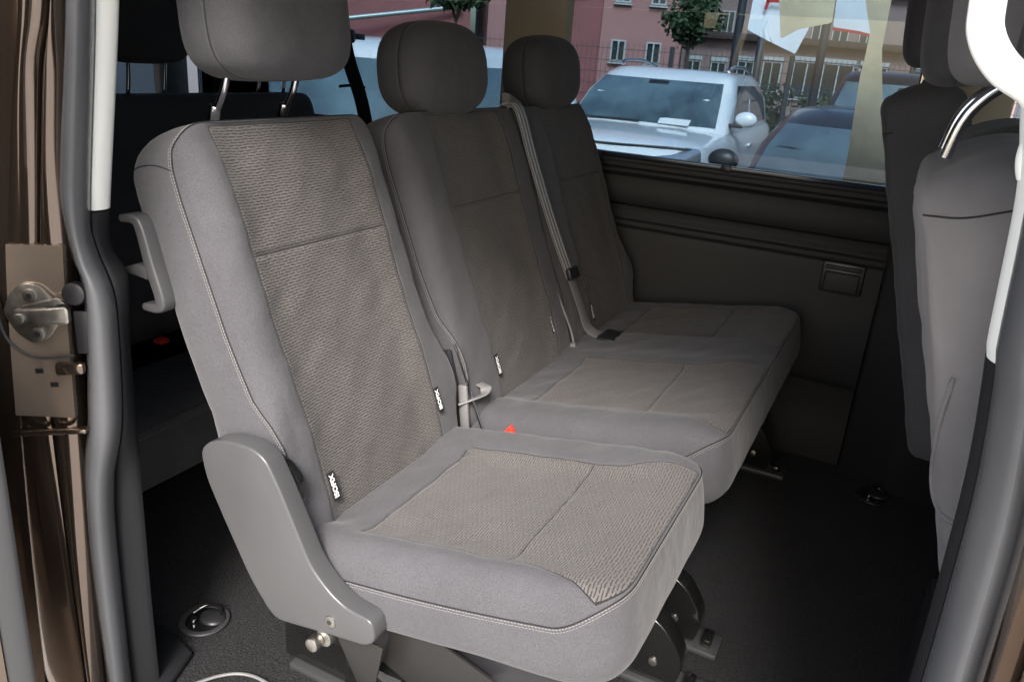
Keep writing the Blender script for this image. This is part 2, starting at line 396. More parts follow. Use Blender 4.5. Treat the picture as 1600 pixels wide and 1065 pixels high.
# raised entry sill edge under the door opening
path = smooth_path([(-.290, -.06, FLOOR + .008), (-.256, -.016, FLOOR + .010), (-.233, .021, FLOOR + .010), (-.204, .046, FLOOR + .010), (-.163, .055, FLOOR + .010), (-.10, .045, FLOOR + .010), (.0, .0, FLOOR + .010), (.1, -.05, FLOOR + .010), (.75, -.05, FLOOR + .010)], 8)
bm = bmesh.new(); sweep(bm, path, rrect_sec(.006, .005, .002)); bmobj('entry_sill_edge', bm, 'carpetedge', van, smooth=True)
# --- floor anchor wells (recessed ring, strap eye, bolt)
def anchor(x, y, r=.042):
    o = boxo('anchor_well', (x, y, FLOOR + .001), (r * 1.2, r * 1.2, .002), 'dplastic', van)
    bm = bmesh.new(); pts = [(x + (r) * math.cos(a), y + (r) * math.sin(a), FLOOR + .004) for a in np.linspace(0, 2 * math.pi, 40, endpoint=False)]
    sweep(bm, pts, rrect_sec(.012, .006, .0025), closed=True); bmobj('rim', bm, 'trimgrey' if x < 0 else 'dplastic', o, smooth=True)
    bm = bmesh.new(); bmesh.ops.create_circle(bm, cap_ends=True, segments=40, radius=r * .95); bmesh.ops.translate(bm, verts=bm.verts, vec=(x, y, FLOOR + .0045)); bmobj('well_floor', bm, 'blackmetal', o)
    bm = bmesh.new(); bmesh.ops.create_uvsphere(bm, u_segments=24, v_segments=12, radius=r * .55); bmesh.ops.scale(bm, verts=bm.verts, vec=(1.15, 1, .35)); bmesh.ops.translate(bm, verts=bm.verts, vec=(x + .012, y + .010, FLOOR + .008)); bmobj('cover_flap', bm, 'dplastic', o, smooth=True)
    tube('strap_ring', [(x - .03, y + .0, FLOOR + .008), (x - .015, y + .024, FLOOR + .018), (x + .012, y + .03, FLOOR + .018), (x + .03, y + .012, FLOOR + .008)], .0035, 'blackmetal', o, sm=6)
    cylo('bolt', (x - .012, y - .016, FLOOR + .006), (x - .012, y - .016, FLOOR + .014), .006, 'chrome', o, bevel=.001)
anchor(-.372, .119); anchor(.78, 1.45)
# --- far side wall (profile in Y,z swept along X)
prof = [(1.62, .43), (1.578, .432), (1.572, .425), (1.572, .418), (1.568, .412), (1.568, .400), (1.574, .396), (1.575, .385), (1.560, .375), (1.552, .345), (1.552, .315), (1.558, .292), (1.582, .284), (1.583, .262), (1.577, .250), (1.575, .244), (1.580, .240), (1.575, .236), (1.575, .222), (1.580, .218), (1.575, .214), (1.572, .19), (1.566, .05), (1.570, -.12), (1.580, -.145), (1.612, -.150), (1.606, -.30), (1.598, FLOOR - .01), (1.64, FLOOR - .01), (1.64, .43)]
prismo('side_trim_panel', prof, 'X', -2.0, .668, 'wall', van, bevel=.002, seg=2)
boxo('window_sill_strip', (-.65, 1.574, .4345), (2.6, .030, .012), 'wallsill', van, bevel=.002)
for xx in (-.2, .20):
    boxo('sill_clip', (xx, 1.563, .434), (.03, .016, .018), 'dplastic', van, bevel=.003)
# pocket handle recess
pk = boxo('trim_pocket', (.568, 1.563, .176), (.112, .012, .088), 'dplastic', van, bevel=.005)
boxo('pocket_lid', (.568, 1.555, .166), (.092, .010, .056), 'wall', pk, bevel=.008, seg=3)
boxo('pocket_lip', (.568, 1.556, .206), (.096, .012, .012), 'wall', pk, bevel=.004)
# front pillar trim of far side
prismo('far_pillar_trim', [(.672, 1.60), (.672, 1.556), (.70, 1.548), (.80, 1.50), (.95, 1.50), (.95, 1.64), (.672, 1.64)], 'Z', FLOOR - .01, .44, 'trimdark', van, bevel=.006)
prismo('far_pillar_trim', [(.72, 1.60), (.72, 1.56), (.78, 1.54), (.86, 1.54), (.86, 1.64), (.72, 1.64)], 'Z', .442, .96, 'tantrim', van, bevel=.006)
# C pillar between the side windows
bm = bmesh.new(); prism(bm, [(-.560, 1.60), (-.545, 1.552), (-.48, 1.54), (-.40, 1.54), (-.345, 1.555), (-.335, 1.60)], 'Z', .442, .96)
bmobj('window_pillar_trim', bm, 'tantrim', van, bevel=.004)
boxo('pillar_outer', (-.45, 1.625, .70), (.19, .03, .54), 'dplastic', van)
# side windows
def pane(name, x0, x1, z0=.425, z1=.95, y=1.612, m='glass'):
    return boxo(name, ((x0 + x1) / 2, y, (z0 + z1) / 2), (x1 - x0, .004, z1 - z0), m, van)
pane('side_window', -.345, .74); pane('side_window', -1.95, -.555)
# roof, rear end, front end
boxo('headliner', (-.05, .72, .975), (4.0, 1.80, .03), 'headliner', van, bevel=.01)
boxo('roof', (-.05, .72, 1.02), (4.1, 1.96, .05), 'paint', van, bevel=.02)
boxo('far_lower_skin', (-.05, 1.665, -.05), (4.1, .03, .95), 'paint', van, bevel=.01)
# tailgate
boxo('tailgate_trim', (-2.03, .72, .02), (.05, 1.72, .86), 'trimdark', van, bevel=.01)
boxo('tailgate_window', (-2.03, .72, .70), (.004, 1.50, .50), 'glass', van)
for yy in (-.10, 1.55): boxo('tailgate_pillar', (-2.03, yy, .70), (.05, .12, .52), 'trimdark', van)
# front: dashboard, firewall, windscreen, far door
boxo('dashboard', (1.75, .72, .12), (.5, 1.7, .5), 'dplastic', van, bevel=.05, seg=4)
boxo('bulkhead', (2.02, .72, -.05), (.04, 1.8, .95), 'dplastic', van)
boxo('windscreen', (1.98, .72, .68), (.004, 1.7, .56), 'clearglass', van, rot=Matrix.Rotation(math.radians(-22), 4, 'Y'))
prismo('far_front_door_trim', [(.95, 1.60), (.95, 1.58), (2.0, 1.58), (2.0, 1.62), (.95, 1.62)], 'Z', FLOOR, .36, 'wall', van)
boxo('front_door_window', (1.45, 1.612, .66), (1.0, .004, .6), 'clearglass', van)

# --- rear door pillar (left of the opening): ruled strips between traced curves
def ext(cur, Y):
    """curve [(x,z)...] top->bottom; extended to roof and sill"""
    c = list(cur)
    def lin(p, q, z): return (p[0] + (q[0] - p[0]) * (z - p[1]) / (q[1] - p[1]) * .5 + 0 * z, z)
    top = (c[0][0] + .02 * 0 + (c[0][0] - c[1][0]) / (c[0][1] - c[1][1]) * (.95 - c[0][1]) * .7, .95)
    bot = (c[-1][0], -.60)
    return [(x, Y, z) for x, z in [top] + c + [bot]]
def resamp(path, zs):
    P = np.array([list(p) for p in smooth_path(path, 8)]); o = np.argsort(P[:, 2]); P = P[o]
    return [Vector((float(np.interp(z, P[:, 2], P[:, 0])), float(np.interp(z, P[:, 2], P[:, 1])), z)) for z in zs]
trim_in = ext([(-.253, .727), (-.311, .455), (-.316, .398), (-.288, .36), (-.297, .253), (-.301, .104), (-.304, .018), (-.308, -.169), (-.309, -.262)], -.04)
trim_out = ext([(-.256, .724), (-.309, .459), (-.306, .405), (-.281, .353), (-.277, .296), (-.29, .141), (-.323, .032), (-.335, -.105), (-.339, -.383)], -.07)
seal_out = ext([(-.241, .72), (-.286, .536), (-.297, .476), (-.284, .399), (-.268, .345), (-.29, .161), (-.318, .046), (-.33, -.103), (-.328, -.336)], -.12)
jamb_in = ext([(-.253, .72), (-.293, .535), (-.312, .398), (-.322, .279), (-.338, .035), (-.347, -.113), (-.355, -.354)], -.113)
groove = ext([(-.253, .718), (-.284, .631), (-.331, .425), (-.349, .323), (-.359, .153), (-.365, -.07), (-.367, -.339)], -.135)
jamb_out = ext([(-.276, .716), (-.324, .567), (-.372, .378), (-.403, .149), (-.427, -.082), (-.447, -.368)], -.155)
def strip(name, A, B, m, parent, zs, bulge=0, thick=.02, dirn=(1, 0, 0), n=8, hol=None):
    """panel between curves A and B (sampled at zs), bulging by bulge along dirn, with thickness"""
    A, B = resamp(A, zs), resamp(B, zs); d = Vector(dirn).normalized(); bm = bmesh.new(); rows = []
    for a, b in zip(A, B):
        f = [a.lerp(b, k / n) + d * (bulge * math.sin(math.pi * k / n) ** .6 if 0 < k < n else 0) for k in range(n + 1)]
        rows.append([bm.verts.new(p) for p in f] + [bm.verts.new(b - d * thick), bm.verts.new(a - d * thick)])
    k = len(rows[0])
    for i in range(len(rows) - 1):
        for j in range(k): bm.faces.new((rows[i][j], rows[i][(j + 1) % k], rows[i + 1][(j + 1) % k], rows[i + 1][j]))
    bm.faces.new(rows[0]); bm.faces.new(rows[-1][::-1]); bmesh.ops.recalc_face_normals(bm, faces=bm.faces)
    return bmobj(name, bm, m, parent, smooth=True, sharp=50)
zt = list(np.linspace(-.60, .95, 90))
dj = (1, -.35, 0)
strip('upper_pillar_trim', trim_in, trim_out, 'trimlight', van, list(np.linspace(.455, .95, 24)), .006, .03, (1, -.3, 0))
strip('lower_pillar_trim', trim_in, trim_out, 'trimdark', van, list(np.linspace(-.60, .452, 70)), .006, .03, (1, -.3, 0))
strip('door_seal', [p + Vector((0, -.002, 0)) for p in map(Vector, trim_out)], seal_out, 'seal', van, zt, .022, .03, (1, -.5, 0), n=14)
JN = Vector((.5, -.866, 0)); JT = Vector((.866, .5, 0))
dp = strip('door_jamb', jamb_in, [Vector(p) + JT * .002 for p in groove], 'paint', van, zt, .005, .03, JN, n=14)
strip('outer_jamb', [Vector(p) - JT * .002 for p in groove], jamb_out, 'paint', van, zt, .006, .03, JN, n=14)
strip('skin_return', [Vector(p) - JT * .001 for p in jamb_out], [(p[0] - .10, -.165, p[2]) for p in jamb_out], 'paint', van, zt, .006, .02, (.2, -1, 0))
# solid pillar behind those skins
prismo('pillar_core', [(-.38, -.03), (-.38, -.08), (-.44, -.105), (-.52, -.125), (-.60, -.13), (-.60, -.03)], 'Z', -.60, .95, 'trimdark', van)
boxo('rear_side_trim', (-1.3, -.06, .27), (1.42, .06, 1.36), 'trimdark', van, bevel=.01)
boxo('near_rear_skin', (-1.32, -.205, .20), (1.44, .03, 1.5), 'paint', van, bevel=.01)
# trim foot spreading on to the floor
prismo('trim_foot', [(-.436, .053), (-.372, .052), (-.314, .038), (-.288, -.035), (-.285, -.09), (-.45, -.09)], 'Z', FLOOR, FLOOR + .016, 'trimdark', van, bevel=.005)
# flat striker panel, fold line, ledge; everything on the jamb stands on its slanted face
def jm(t, z, d=0): return Vector((-.349, -.137, 0)) + JT * t + JN * d + Vector((0, 0, z))
RJ = Matrix(((JT.x, JN.x, 0, 0), (JT.y, JN.y, 0, 0), (0, 0, 1, 0), (0, 0, 0, 1)))   # local x = along the jamb, y = out of it
zp = list(np.linspace(.155, .415, 20))
sp_ = strip('striker_panel', [Vector(p) + JN * .009 for p in jamb_in], [Vector(p) + JN * .009 for p in jamb_out], 'paintjamb', van, zp, .0, .012, JN, n=6)
def jprism(name, pts, d0, d1, m, parent, bevel=0):
    bm = bmesh.new(); prism(bm, pts, 'Y', d0, d1); bmesh.ops.transform(bm, matrix=Matrix.Translation((-.349, -.137, 0)) @ RJ, verts=bm.verts)
    bmesh.ops.recalc_face_normals(bm, faces=bm.faces); return bmobj(name, bm, m, parent, bevel=bevel)
pl_ = jprism('striker_plate', [tuple(p) for p in round_poly([(-.042, .318), (-.030, .345), (-.012, .362), (.010, .360), (.030, .335), (.034, .312), (.016, .284), (-.006, .274), (-.026, .288)], .008, 60)], .009, .014, 'zinc', sp_, bevel=.0012)
for tt, zz in ((-.002, .345), (.002, .290)):
    cylo('striker_bolt', jm(tt, zz, .014), jm(tt, zz, .017), .0095, 'zinc', pl_, bevel=.001); cylo('bolt_socket', jm(tt, zz, .0165), jm(tt, zz, .0176), .0042, 'dplastic', pl_, n=6)
jprism('striker_arm', [(-.026, .304), (-.022, .326), (.046, .334), (.050, .330), (.050, .312), (.046, .308)], .014, .024, 'zinc', pl_, bevel=.003)
jprism('striker_guard', [(-.014, .330), (.034, .345), (.046, .338), (-.014, .324)], .014, .020, 'zinc', pl_, bevel=.001)
cylo('striker_pin', jm(-.016, .314, .020), jm(-.016, .314, .0275), .0075, 'zinc', pl_, bevel=.001)
tube('panel_fold', [jm(-.052, .345, .009), jm(-.048, .290, .009), jm(-.030, .262, .009), (jm(.0, .252, .009)), jm(.044, .258, .009)], .0020, 'trimgrey', sp_, sm=6)
for q_ in ((-.012, .228), (.006, .208)): jprism('panel_hole', [(q_[0], q_[1]), (q_[0] + .011, q_[1] + .001), (q_[0] + .011, q_[1] + .008), (q_[0], q_[1] + .007)], .009, .0096, 'trimdark', sp_)
cylo('bump_stop', jm(.058, .350, .004), jm(.058, .352, .022), .016, 'dplastic', sp_, bevel=.004)
jprism('latch_slot', [(.050, .262), (.070, .262), (.070, .325), (.050, .325)], .006, .012, 'dplastic', sp_, bevel=.002)
jprism('hinge_stop', [(.018, .228), (.058, .232), (.058, .250), (.018, .248)], .006, .018, 'paint', sp_, bevel=.005)
jprism('jamb_ledge', [(-.056, .128), (.050, .138), (.050, .146), (-.056, .138)], .0, .016, 'paint', van, bevel=.003)
# open sliding door slid back along the outside
sdr = [(-.131, .712), (-.185, .477), (-.221, .285), (-.23, .103), (-.238, -.177)]
sd_edge = ext(sdr, -.26); sd_edge = [Vector(p) + Vector((-.02, -.01, 0)) for p in sd_edge]
strip('sliding_door_seal', sd_edge, [p + Vector((-.016, -.028, 0)) for p in sd_edge], 'trimgrey', van, list(np.linspace(-.60, .43, 60)), .010, .02, (1, .3, 0))
strip('sliding_door_upper_trim', sd_edge, [p + Vector((-.010, -.035, 0)) for p in sd_edge], 'trimlight', van, list(np.linspace(.437, .95, 30)), .006, .02, (1, .3, 0))
sdp = strip('sliding_door', [p + Vector((-.014, -.03, 0)) for p in sd_edge], [p + Vector((-.09, -.115, 0)) for p in sd_edge], 'paint', van, zt, .01, .02, (1, .2, 0))
boxo('sliding_door_skin', (-1.0, -.375, .15), (1.32, .03, 1.5), 'paint', van, bevel=.01)
lt = boxo('door_latch', (-.292, -.330, .10), (.02, .05, .09), 'dplastic', van, bevel=.004)
for k in range(3): boxo('latch_claw', (-.280, -.322, .092 + .016 * k), (.012, .024, .008), 'chrome', lt, bevel=.002)
# --- front door pillar (right of the opening)
RI = [(.735, .80), (.742, .70), (.751, .655), (.757, .617), (.765, .514), (.769, .495), (.778, .414), (.782, .332), (.785, .189), (.785, .0), (.78, -.3), (.78, -.60)]
R_in = [(.715, -.08, .95)] + [(x, -.08, z) for x, z in RI]
def shift(cur, dx, Y, k=0): return [Vector((p[0] + dx, Y, p[2])) for p in cur]
strip('front_pillar_inner_trim', shift(R_in, 0, -.05), shift(R_in, 0.003, -.085), 'trimdark', van, list(np.linspace(-.60, .50, 60)), .004, .03, (-1, -.3, 0))
strip('front_pillar_upper_trim', shift(R_in, -.002, -.07), shift(R_in, .008, -.095), 'trimlight', van, list(np.linspace(.502, .70, 20)), .003, .03, (-1, -.4, 0))
strip('front_door_seal', shift(R_in, .004, -.088), shift(R_in, .020, -.150), 'seal', van, zt, .007, .03, (-1, -.6, 0), n=14)
strip('front_jamb', shift(R_in, .030, -.146), shift(R_in, .034, -.185), 'paint', van, zt, .003, .03, (-1, -.6, 0))
strip('front_door_edge', shift(R_in, .050, -.180), shift(R_in, .075, -.240), 'paintjamb', van, zt, .006, .03, (-1, -.8, 0))
prismo('front_pillar_core', [(.83, -.02), (.82, -.08), (.85, -.15), (.90, -.22), (1.0, -.22), (1.0, -.02)], 'Z', -.60, .95, 'trimdark', van)
boxo('near_front_door_skin', (1.50, -.23, -.10), (1.1, .05, .95), 'paint', van, bevel=.02)
boxo('near_front_door_window', (1.50, -.21, .66), (1.0, .004, .56), 'clearglass', van)
# pale upper pillar trim loop
hp = smooth_path([(.700, -.075, .95), (.700, -.075, .82), (.703, -.075, .758), (.708, -.075, .735), (.724, -.075, .715), (.748, -.075, .700), (.757, -.075, .68), (.755, -.075, .655), (.757, -.075, .640)], 8)
bm = bmesh.new(); sweep(bm, hp, lambda t: rrect_sec(.024 - .012 * max(0, (t - .7) / .3), .012, .005), up=Vector((0, 1, 0))); bmobj('pillar_trim_loop', bm, 'trimlight', van, smooth=True)
boxo('belt_height_trim', (.775, -.045, .80), (.09, .03, .20), 'plastic', van, bevel=.015, seg=3)

# ================================================================== SEATS
sR, cR = math.sin(.3578), math.cos(.3578); sT, cT = math.sin(.1675), math.cos(.1675)
def FB(x=0, y=0, z=0, s=sR, c=cR): return Frame((x, y, z), (0, 1, 0), (-s, 0, c), (c, 0, s))
def FC(x=0, y=0, z=0): return Frame((x, y, z), (0, 1, 0), (cT, 0, sT), (-sT, 0, cT))
us = np.array([-.05, .034, .086, .118, .147, .18, .2, .221, .271, .32, .41, .52, .56, .59, .607, .62])
nsm = np.array([-.02, -.002, .018, .020, .016, .004, -.008, -.018, -.026, -.032, -.036, -.040, -.038, -.030, -.014, -.006])
def seam_n(a, b): return np.interp(b, us, nsm)
ur = np.array([-.05, .1, .166, .21, .25, .32, .38, .54, .57, .60, .62]); nr = np.array([-.16, -.16, -.15, -.142, -.148, -.152, -.152, -.156, -.152, -.135, -.11])
def rear_n(a, b): return np.interp(b, ur, nr)

def back_top(panels, w0, w1, H):
    def f(a, b):
        h = np.full(np.shape(a), .012)
        for p0, p1 in panels:
            c = (p0 + p1) / 2; x = np.abs(a - c) / ((p1 - p0) / 2)
            h = h - (.014) * (1 - smst(x, .72, 1.15)) 
        h = h + .010 * np.sin(np.clip(b / H, 0, 1) * math.pi) * 0 + .006 * smst(b, .0, .12) * (1 - smst(b, .12, .30))
        return h - .010 * smst(b, H - .10, H)
    return f
def seam_pair(ring, nor, F, obj, closed=True, dash=.004, gap=.0007):
    seam_thread('piped_seam', offs(ring, nor, F, .0010, -.0006), .00075, obj, closed=True, dash=dash, gap=gap)
    seam_thread('twin_stitch', offs(ring, nor, F, .0012, -.0048), .0005, obj, closed=True, dash=dash, gap=gap)
    bm = bmesh.new(); sweep(bm, offs(ring, nor, F, .0007, .0022), circ(.0008, 5), closed=True); bmobj('seam_fold', bm, 'tagblack', obj, smooth=True)
def isofix(parent, F, a, b, h, rot=0, flip=False, sz=1.0):
    P = [Vector(F(a, b, h)), Vector(F.A), Vector(F.B), Vector(F.N)]
    Mx = Matrix(((P[1].x, P[2].x, P[3].x, P[0].x), (P[1].y, P[2].y, P[3].y, P[0].y), (P[1].z, P[2].z, P[3].z, P[0].z), (0, 0, 0, 1)))
    bm = bmesh.new(); box(bm, (0, 0, 0), (.0145 * sz, .046 * sz, .0016)); bmesh.ops.transform(bm, matrix=Mx, verts=bm.verts)
    t = bmobj('fabric_tag', bm, 'tagblack', parent)
    textm('tag_lettering', 'ISOFIX', .0128 * sz, Mx @ Matrix.Translation((0, 0, .0012)) @ Matrix.Rotation(math.radians(-90 if flip else 90), 4, 'Z'), 'tagwhite', t, .0002, .0004)
    return t
def headrest(name, parent, x, y, z, sa, sb, sn, tilt=.22, seamn=.15, rod=.085, rodl=(.62, .07), m='cloth', e1=.5, e2=.55):
    F = Frame((x, y, z), (0, 1, 0), (-math.sin(tilt) * .6, 0, math.cos(tilt)), (math.cos(tilt), 0, math.sin(tilt) * .6))
    h = superell(name, F, sa, sb, sn, m, parent, e1=e1, e2=e2, grv_n=seamn, taper=.06)
    return h
def rods(parent, x, y, z0, z1, lean, sp=.075, m='chrome'):
    for s in (-1, 1):
        tube('headrest_rod', [(x - lean, y + s * sp, z0), (x - lean * .4, y + s * sp, z0 + (z1 - z0) * .45), (x, y + s * sp, z1)], .0058, m, parent, n=12, sm=6)
        cylo('rod_guide', (x - lean, y + s * sp, z0 - .004), (x - lean * .85, y + s * sp, z0 + .018), .0095, m, parent, bevel=.002)
def foot(parent, x, y, ln=.12, w=.046, side=1):
    o = boxo('foot', (x - .01, y, FLOOR + .010), (ln + .05, w * 1.45, .016), 'trimgrey', parent, bevel=.006)
    bm = bmesh.new()
    pr = round_poly([(x - ln * .75, FLOOR + .018), (x + ln * .26, FLOOR + .018), (x + ln * .34, FLOOR + .080), (x + ln * .02, FLOOR + .150), (x - ln * .75, FLOOR + .17)], [.004, .012, .045, .03, .01], 60)
    prism(bm, [tuple(p) for p in pr], 'Y', y - w / 2, y + w / 2); bmobj('bracket', bm, 'blackmetal', o, bevel=.009, seg=4)
    cylo('foot_bolt', (x - .005, y - w / 2 - .004, FLOOR + .062), (x - .005, y - w / 2 + .004, FLOOR + .062), .0085, 'zinc', o, bevel=.0015)
    boxo('foot_clamp', (x + ln * .42, y, FLOOR + .026), (.022, w * .9, .020), 'blackmetal', o, bevel=.005)
    return o

def drape(name, obj, xz, r, m, parent, y0=-.5, n=14):
    """seam line laid on the near flank of obj (rays along +Y)"""
    from mathutils.bvhtree import BVHTree
    me = obj.data; bv = BVHTree.FromPolygons([v.co.copy() for v in me.vertices], [tuple(p.vertices) for p in me.polygons])
    P = smooth_path([(x, 0, z) for x, z in xz], n); out = []
    for p in P:
        h = bv.ray_cast(Vector((p.x, y0, p.z)), Vector((0, 1, 0)))[0]
        if h is not None: out.append(h + Vector((0, -r * .1, 0)))
    return tube(name, out, r, m, parent, n=6)
# ---------------- nearest single seat
s1 = thing('single_seat', 'nearest grey cloth single seat, its side cover and lever facing the doorway', 'seat')
F = FB()
out = round_poly([(-.012, -.03), (.445, -.03), (.440, .30), (.438, .618), (.004, .618), (.000, .30)], [.05, .05, .3, .055, .05, .3], 230)
b1, ring, nor = pillow('backrest', F, out, back_top([(.057, .357)], 0, .44, .62), seam_n, rear_n, 'cloth', s1,
    pan=lambda a, b: np.minimum(np.minimum(a - .057, .372 - a), .612 - b), grv=lambda a, b: np.where((a > .057) & (a < .372), b - .4193, 1.0), edge=.045, rear_r=.05, bulge=.004)
def offs(ring, nor, F, d=.0012, dn=.0012):
    return [Vector(p + (n[0] * F.A + n[1] * F.B) * d + F.N * dn) for p, n in zip(ring, nor)]
rr = offs(ring, nor, F); seam_pair(ring, nor, F, b1, closed=True, dash=.0040, gap=.0007)
F2 = lambda a, b, h: Vector(F(a, b, h))
# side seam across the upper flank
drape('flank_seam', b1, [(-.232, .512), (-.265, .516), (-.300, .508), (-.335, .490)], .0009, 'tagblack', b1)
isofix(b1, F, .073, .052, .010, flip=False); isofix(b1, F, .375, .085, .021, flip=False)
# cushion
FCu = FC()
outc = round_poly([(-.018, -.06), (.455, -.06), (.470, .25), (.452, .490), (-.006, .490), (-.025, .25)], [.05, .05, .3, .075, .075, .3], 230)
def cush_seam(a, b): return -.040 + .036 * smst(b, .40, .49)
def cush_top(panels, w0, w1):
    def f(a, b):
        h = .018 + 0 * a
        for p0, p1 in panels:
            c = (p0 + p1) / 2; x = np.abs(a - c) / ((p1 - p0) / 2)
            h = h - .018 * (1 - smst(x, .75, 1.2)) * (1 - smst(b, .36, .48) * .6)
        return h + .004 * smst(b, .25, .42) - .010 * smst(b, .42, .50)
    return f
def cush_rear(a, b): return -.125 + 0 * a - .018 * smst(b, .25, .45)
def cpan(p0, p1):
    def f(a, b):
        fl = .037 * smst(b, .35, .49)
        return np.minimum(a - p0 + fl, p1 - a + fl)
    return f
def cgrv(p0, p1, u1=.075, u2=.320):
    return lambda a, b: np.where((a > p0) & (a < p1), np.where(np.abs(b - u1) < np.abs(b - u2), b - u1, b - u2), 1.0)
c1, ring, nor = pillow('cushion', FCu, outc, cush_top([(.036, .349)], 0, 0), cush_seam, cush_rear, 'cloth', s1,
    pan=lambda a, b: np.where(b > .075, cpan(.036, .352)(a, b), -np.minimum(np.abs(a - .036) + .0, 1) - .002 + 0 * a), grv=cgrv(.036, .352), edge=.055, rear_r=.055, bulge=.004)
seam_pair(ring, nor, FCu, c1, closed=True, dash=.0040, gap=.0007)
# flank seams and lower shell
bm = bmesh.new()
prism(bm, [tuple(p) for p in round_poly([(.02, -.10), (.42, -.05), (.46, -.06), (.40, -.16), (.12, -.20), (.0, -.17)], .02, 60)], 'Y', .02, .43)
bmobj('seat_pan', bm, 'dplastic', s1, bevel=.004)
# side cover
sc = [(-.148, .129), (-.130, .147), (-.092, .161), (-.044, .162), (-.021, .150), (.001, .113), (.033, .050), (.055, .006), (.089, -.024), (.117, -.037), (.161, -.040), (.167, -.072), (.151, -.087), (.089, -.096), (-.010, -.113), (-.028, -.102), (-.062, -.060), (-.113, .033), (-.141, .088)]
rp = round_poly(sc, [.02, .01, .02, .02, .01, .01, .02, .02, .02, .01, .01, .01, .01, .01, .02, .01, .02, .02, .02], 110)
cv = prismo('side_cover', [tuple(p) for p in rp], 'Y', -.056, -.022, 'plastic', s1, bevel=.005, seg=3)
cylo('cover_screw', (.089, -.058, -.071), (.089, -.052, -.071), .0095, 'zinc', cv, bevel=.0015)
cylo('screw_socket', (.089, -.0592, -.071), (.089, -.0575, -.071), .004, 'dplastic', cv, n=6)
cylo('pivot_disc', (-.040, -.020, .088), (-.040, -.006, .088), .047, 'blackmetal', s1, n=40, bevel=.002)
# pivot screw and brackets under the cover
cylo('pivot_bolt', (.058, -.062, -.124), (.058, -.045, -.124), .011, 'zinc', s1, bevel=.002)
cylo('pivot_bush', (.066, -.045, -.120), (.066, -.010, -.120), .014, 'zinc', s1, bevel=.002)
prismo('side_bracket', [(.07, -.09), (.165, -.10), (.150, -.185), (.125, -.190)], 'Y', -.035, -.031, 'greymetal', s1, bevel=.001)
prismo('side_bracket', [(.16, -.06), (.33, -.11), (.24, -.20), (.14, -.16)], 'Y', .00, .006, 'greymetal', s1, bevel=.001)
boxo('cross_tube', (.15, .22, -.20), (.05, .44, .04), 'blackmetal', s1, bevel=.006)
boxo('cross_tube', (.36, .24, -.18), (.05, .40, .04), 'blackmetal', s1, bevel=.006)
boxo('near_leg', (.05, .10, -.29), (.10, .03, .20), 'blackmetal', s1, bevel=.006)
cylo('leg_bolt', (.09, .07, -.235), (.09, .085, -.235), .009, 'zinc', s1, bevel=.001); cylo('leg_bolt', (.14, .07, -.24), (.14, .085, -.24), .010, 'zinc', s1, bevel=.001)
foot(s1, .0, .15, .22, .06); foot(s1, .455, .445, .15)
boxo('front_leg', (.345, .415, -.24), (.08, .03, .16), 'blackmetal', s1, bevel=.006)
# release lever housing on the rear edge
hb = smooth_path([(-.318, -.010, .436), (-.292, -.010, .438), (-.280, -.010, .425), (-.266, -.010, .375), (-.252, -.010, .335), (-.250, -.010, .318), (-.262, -.010, .311), (-.285, -.010, .309)], 6)
bm = bmesh.new(); sweep(bm, hb, lambda t: rrect_sec(.011 + .009 * math.sin(math.pi * t), .026, .004), up=Vector((0, 1, 0))); lv = bmobj('lever_housing', bm, 'plastic', s1, smooth=True)
bm = bmesh.new(); prism(bm, [(-.325, .353), (-.325, .362), (-.297, .372), (-.278, .370), (-.276, .350), (-.297, .352)], 'Y', -.018, .006); bmobj('release_lever', bm, 'plastic', lv, bevel=.003)
h1 = headrest('headrest', s1, -.245, .212, .742, .140, .112, .078, tilt=.20, seamn=.15)
rods(s1, -.245, .205, .575, .66, .040)

# ---------------- double bench
s2 = thing('double_seat_bench', 'dark grey two-place bench beyond the single seat, against the far wall', 'seat')
out = round_poly([(.487, -.03), (1.50, -.03), (1.495, .30), (1.48, .618), (.50, .618), (.497, .30)], [.05, .05, .3, .06, .05, .3], 330)
def bpan(a, b): return np.minimum(np.maximum(np.minimum(a - .608, .915 - a), np.minimum(a - 1.145, 1.44 - a)), .612 - b)
def bgrv(a, b):
    g = np.where(((a > .608) & (a < .915)) | ((a > 1.145) & (a < 1.44)), b - .4193, 1.0)
    return np.where(np.abs(a - 1.005) < np.abs(g), a - 1.005, g)
def btop(a, b):
    h = back_top([(.608, .907), (1.145, 1.444)], .49, 1.5, .62)(a, b)
    return h - .010 * np.exp(-((a - 1.005) / .018) ** 2)
b2, ring, nor = pillow('backrest', F, out, btop, seam_n, rear_n, 'cloth', s2, pan=bpan, grv=bgrv, edge=.045, rear_r=.05, bulge=.004, centre=(1.0, .3), nt_=44)
seam_pair(ring, nor, F, b2, closed=True, dash=.0040, gap=.0007)
isofix(b2, F, .625, .075, .010); isofix(b2, F, .91, .09, .012); isofix(b2, F, 1.155, .06, .012)
outc = round_poly([(.493, -.06), (1.50, -.06), (1.505, .25), (1.49, .497), (.515, .497), (.493, .25)], [.05, .05, .3, .075, .075, .3], 330)
def c2pan(a, b): return np.where(b > .075, np.maximum(cpan(.603, .916)(a, b), cpan(1.14, 1.43)(a, b)), -.02)
def c2grv(a, b):
    g = np.minimum(cgrv(.603, .916)(a, b), 9); g2 = cgrv(1.14, 1.43)(a, b); return np.where(np.abs(g) < np.abs(g2), g, g2)
def c2top(a, b):
    h = cush_top([(.603, .916), (1.14, 1.43)], 0, 0)(a, b); return h - .006 * np.exp(-((a - 1.01) / .05) ** 2)
c2, ring, nor = pillow('cushion', FCu, outc, c2top, cush_seam, cush_rear, 'cloth', s2, pan=c2pan, grv=c2grv, edge=.055, rear_r=.05, bulge=.005, centre=(1.0, .22), nt_=44)
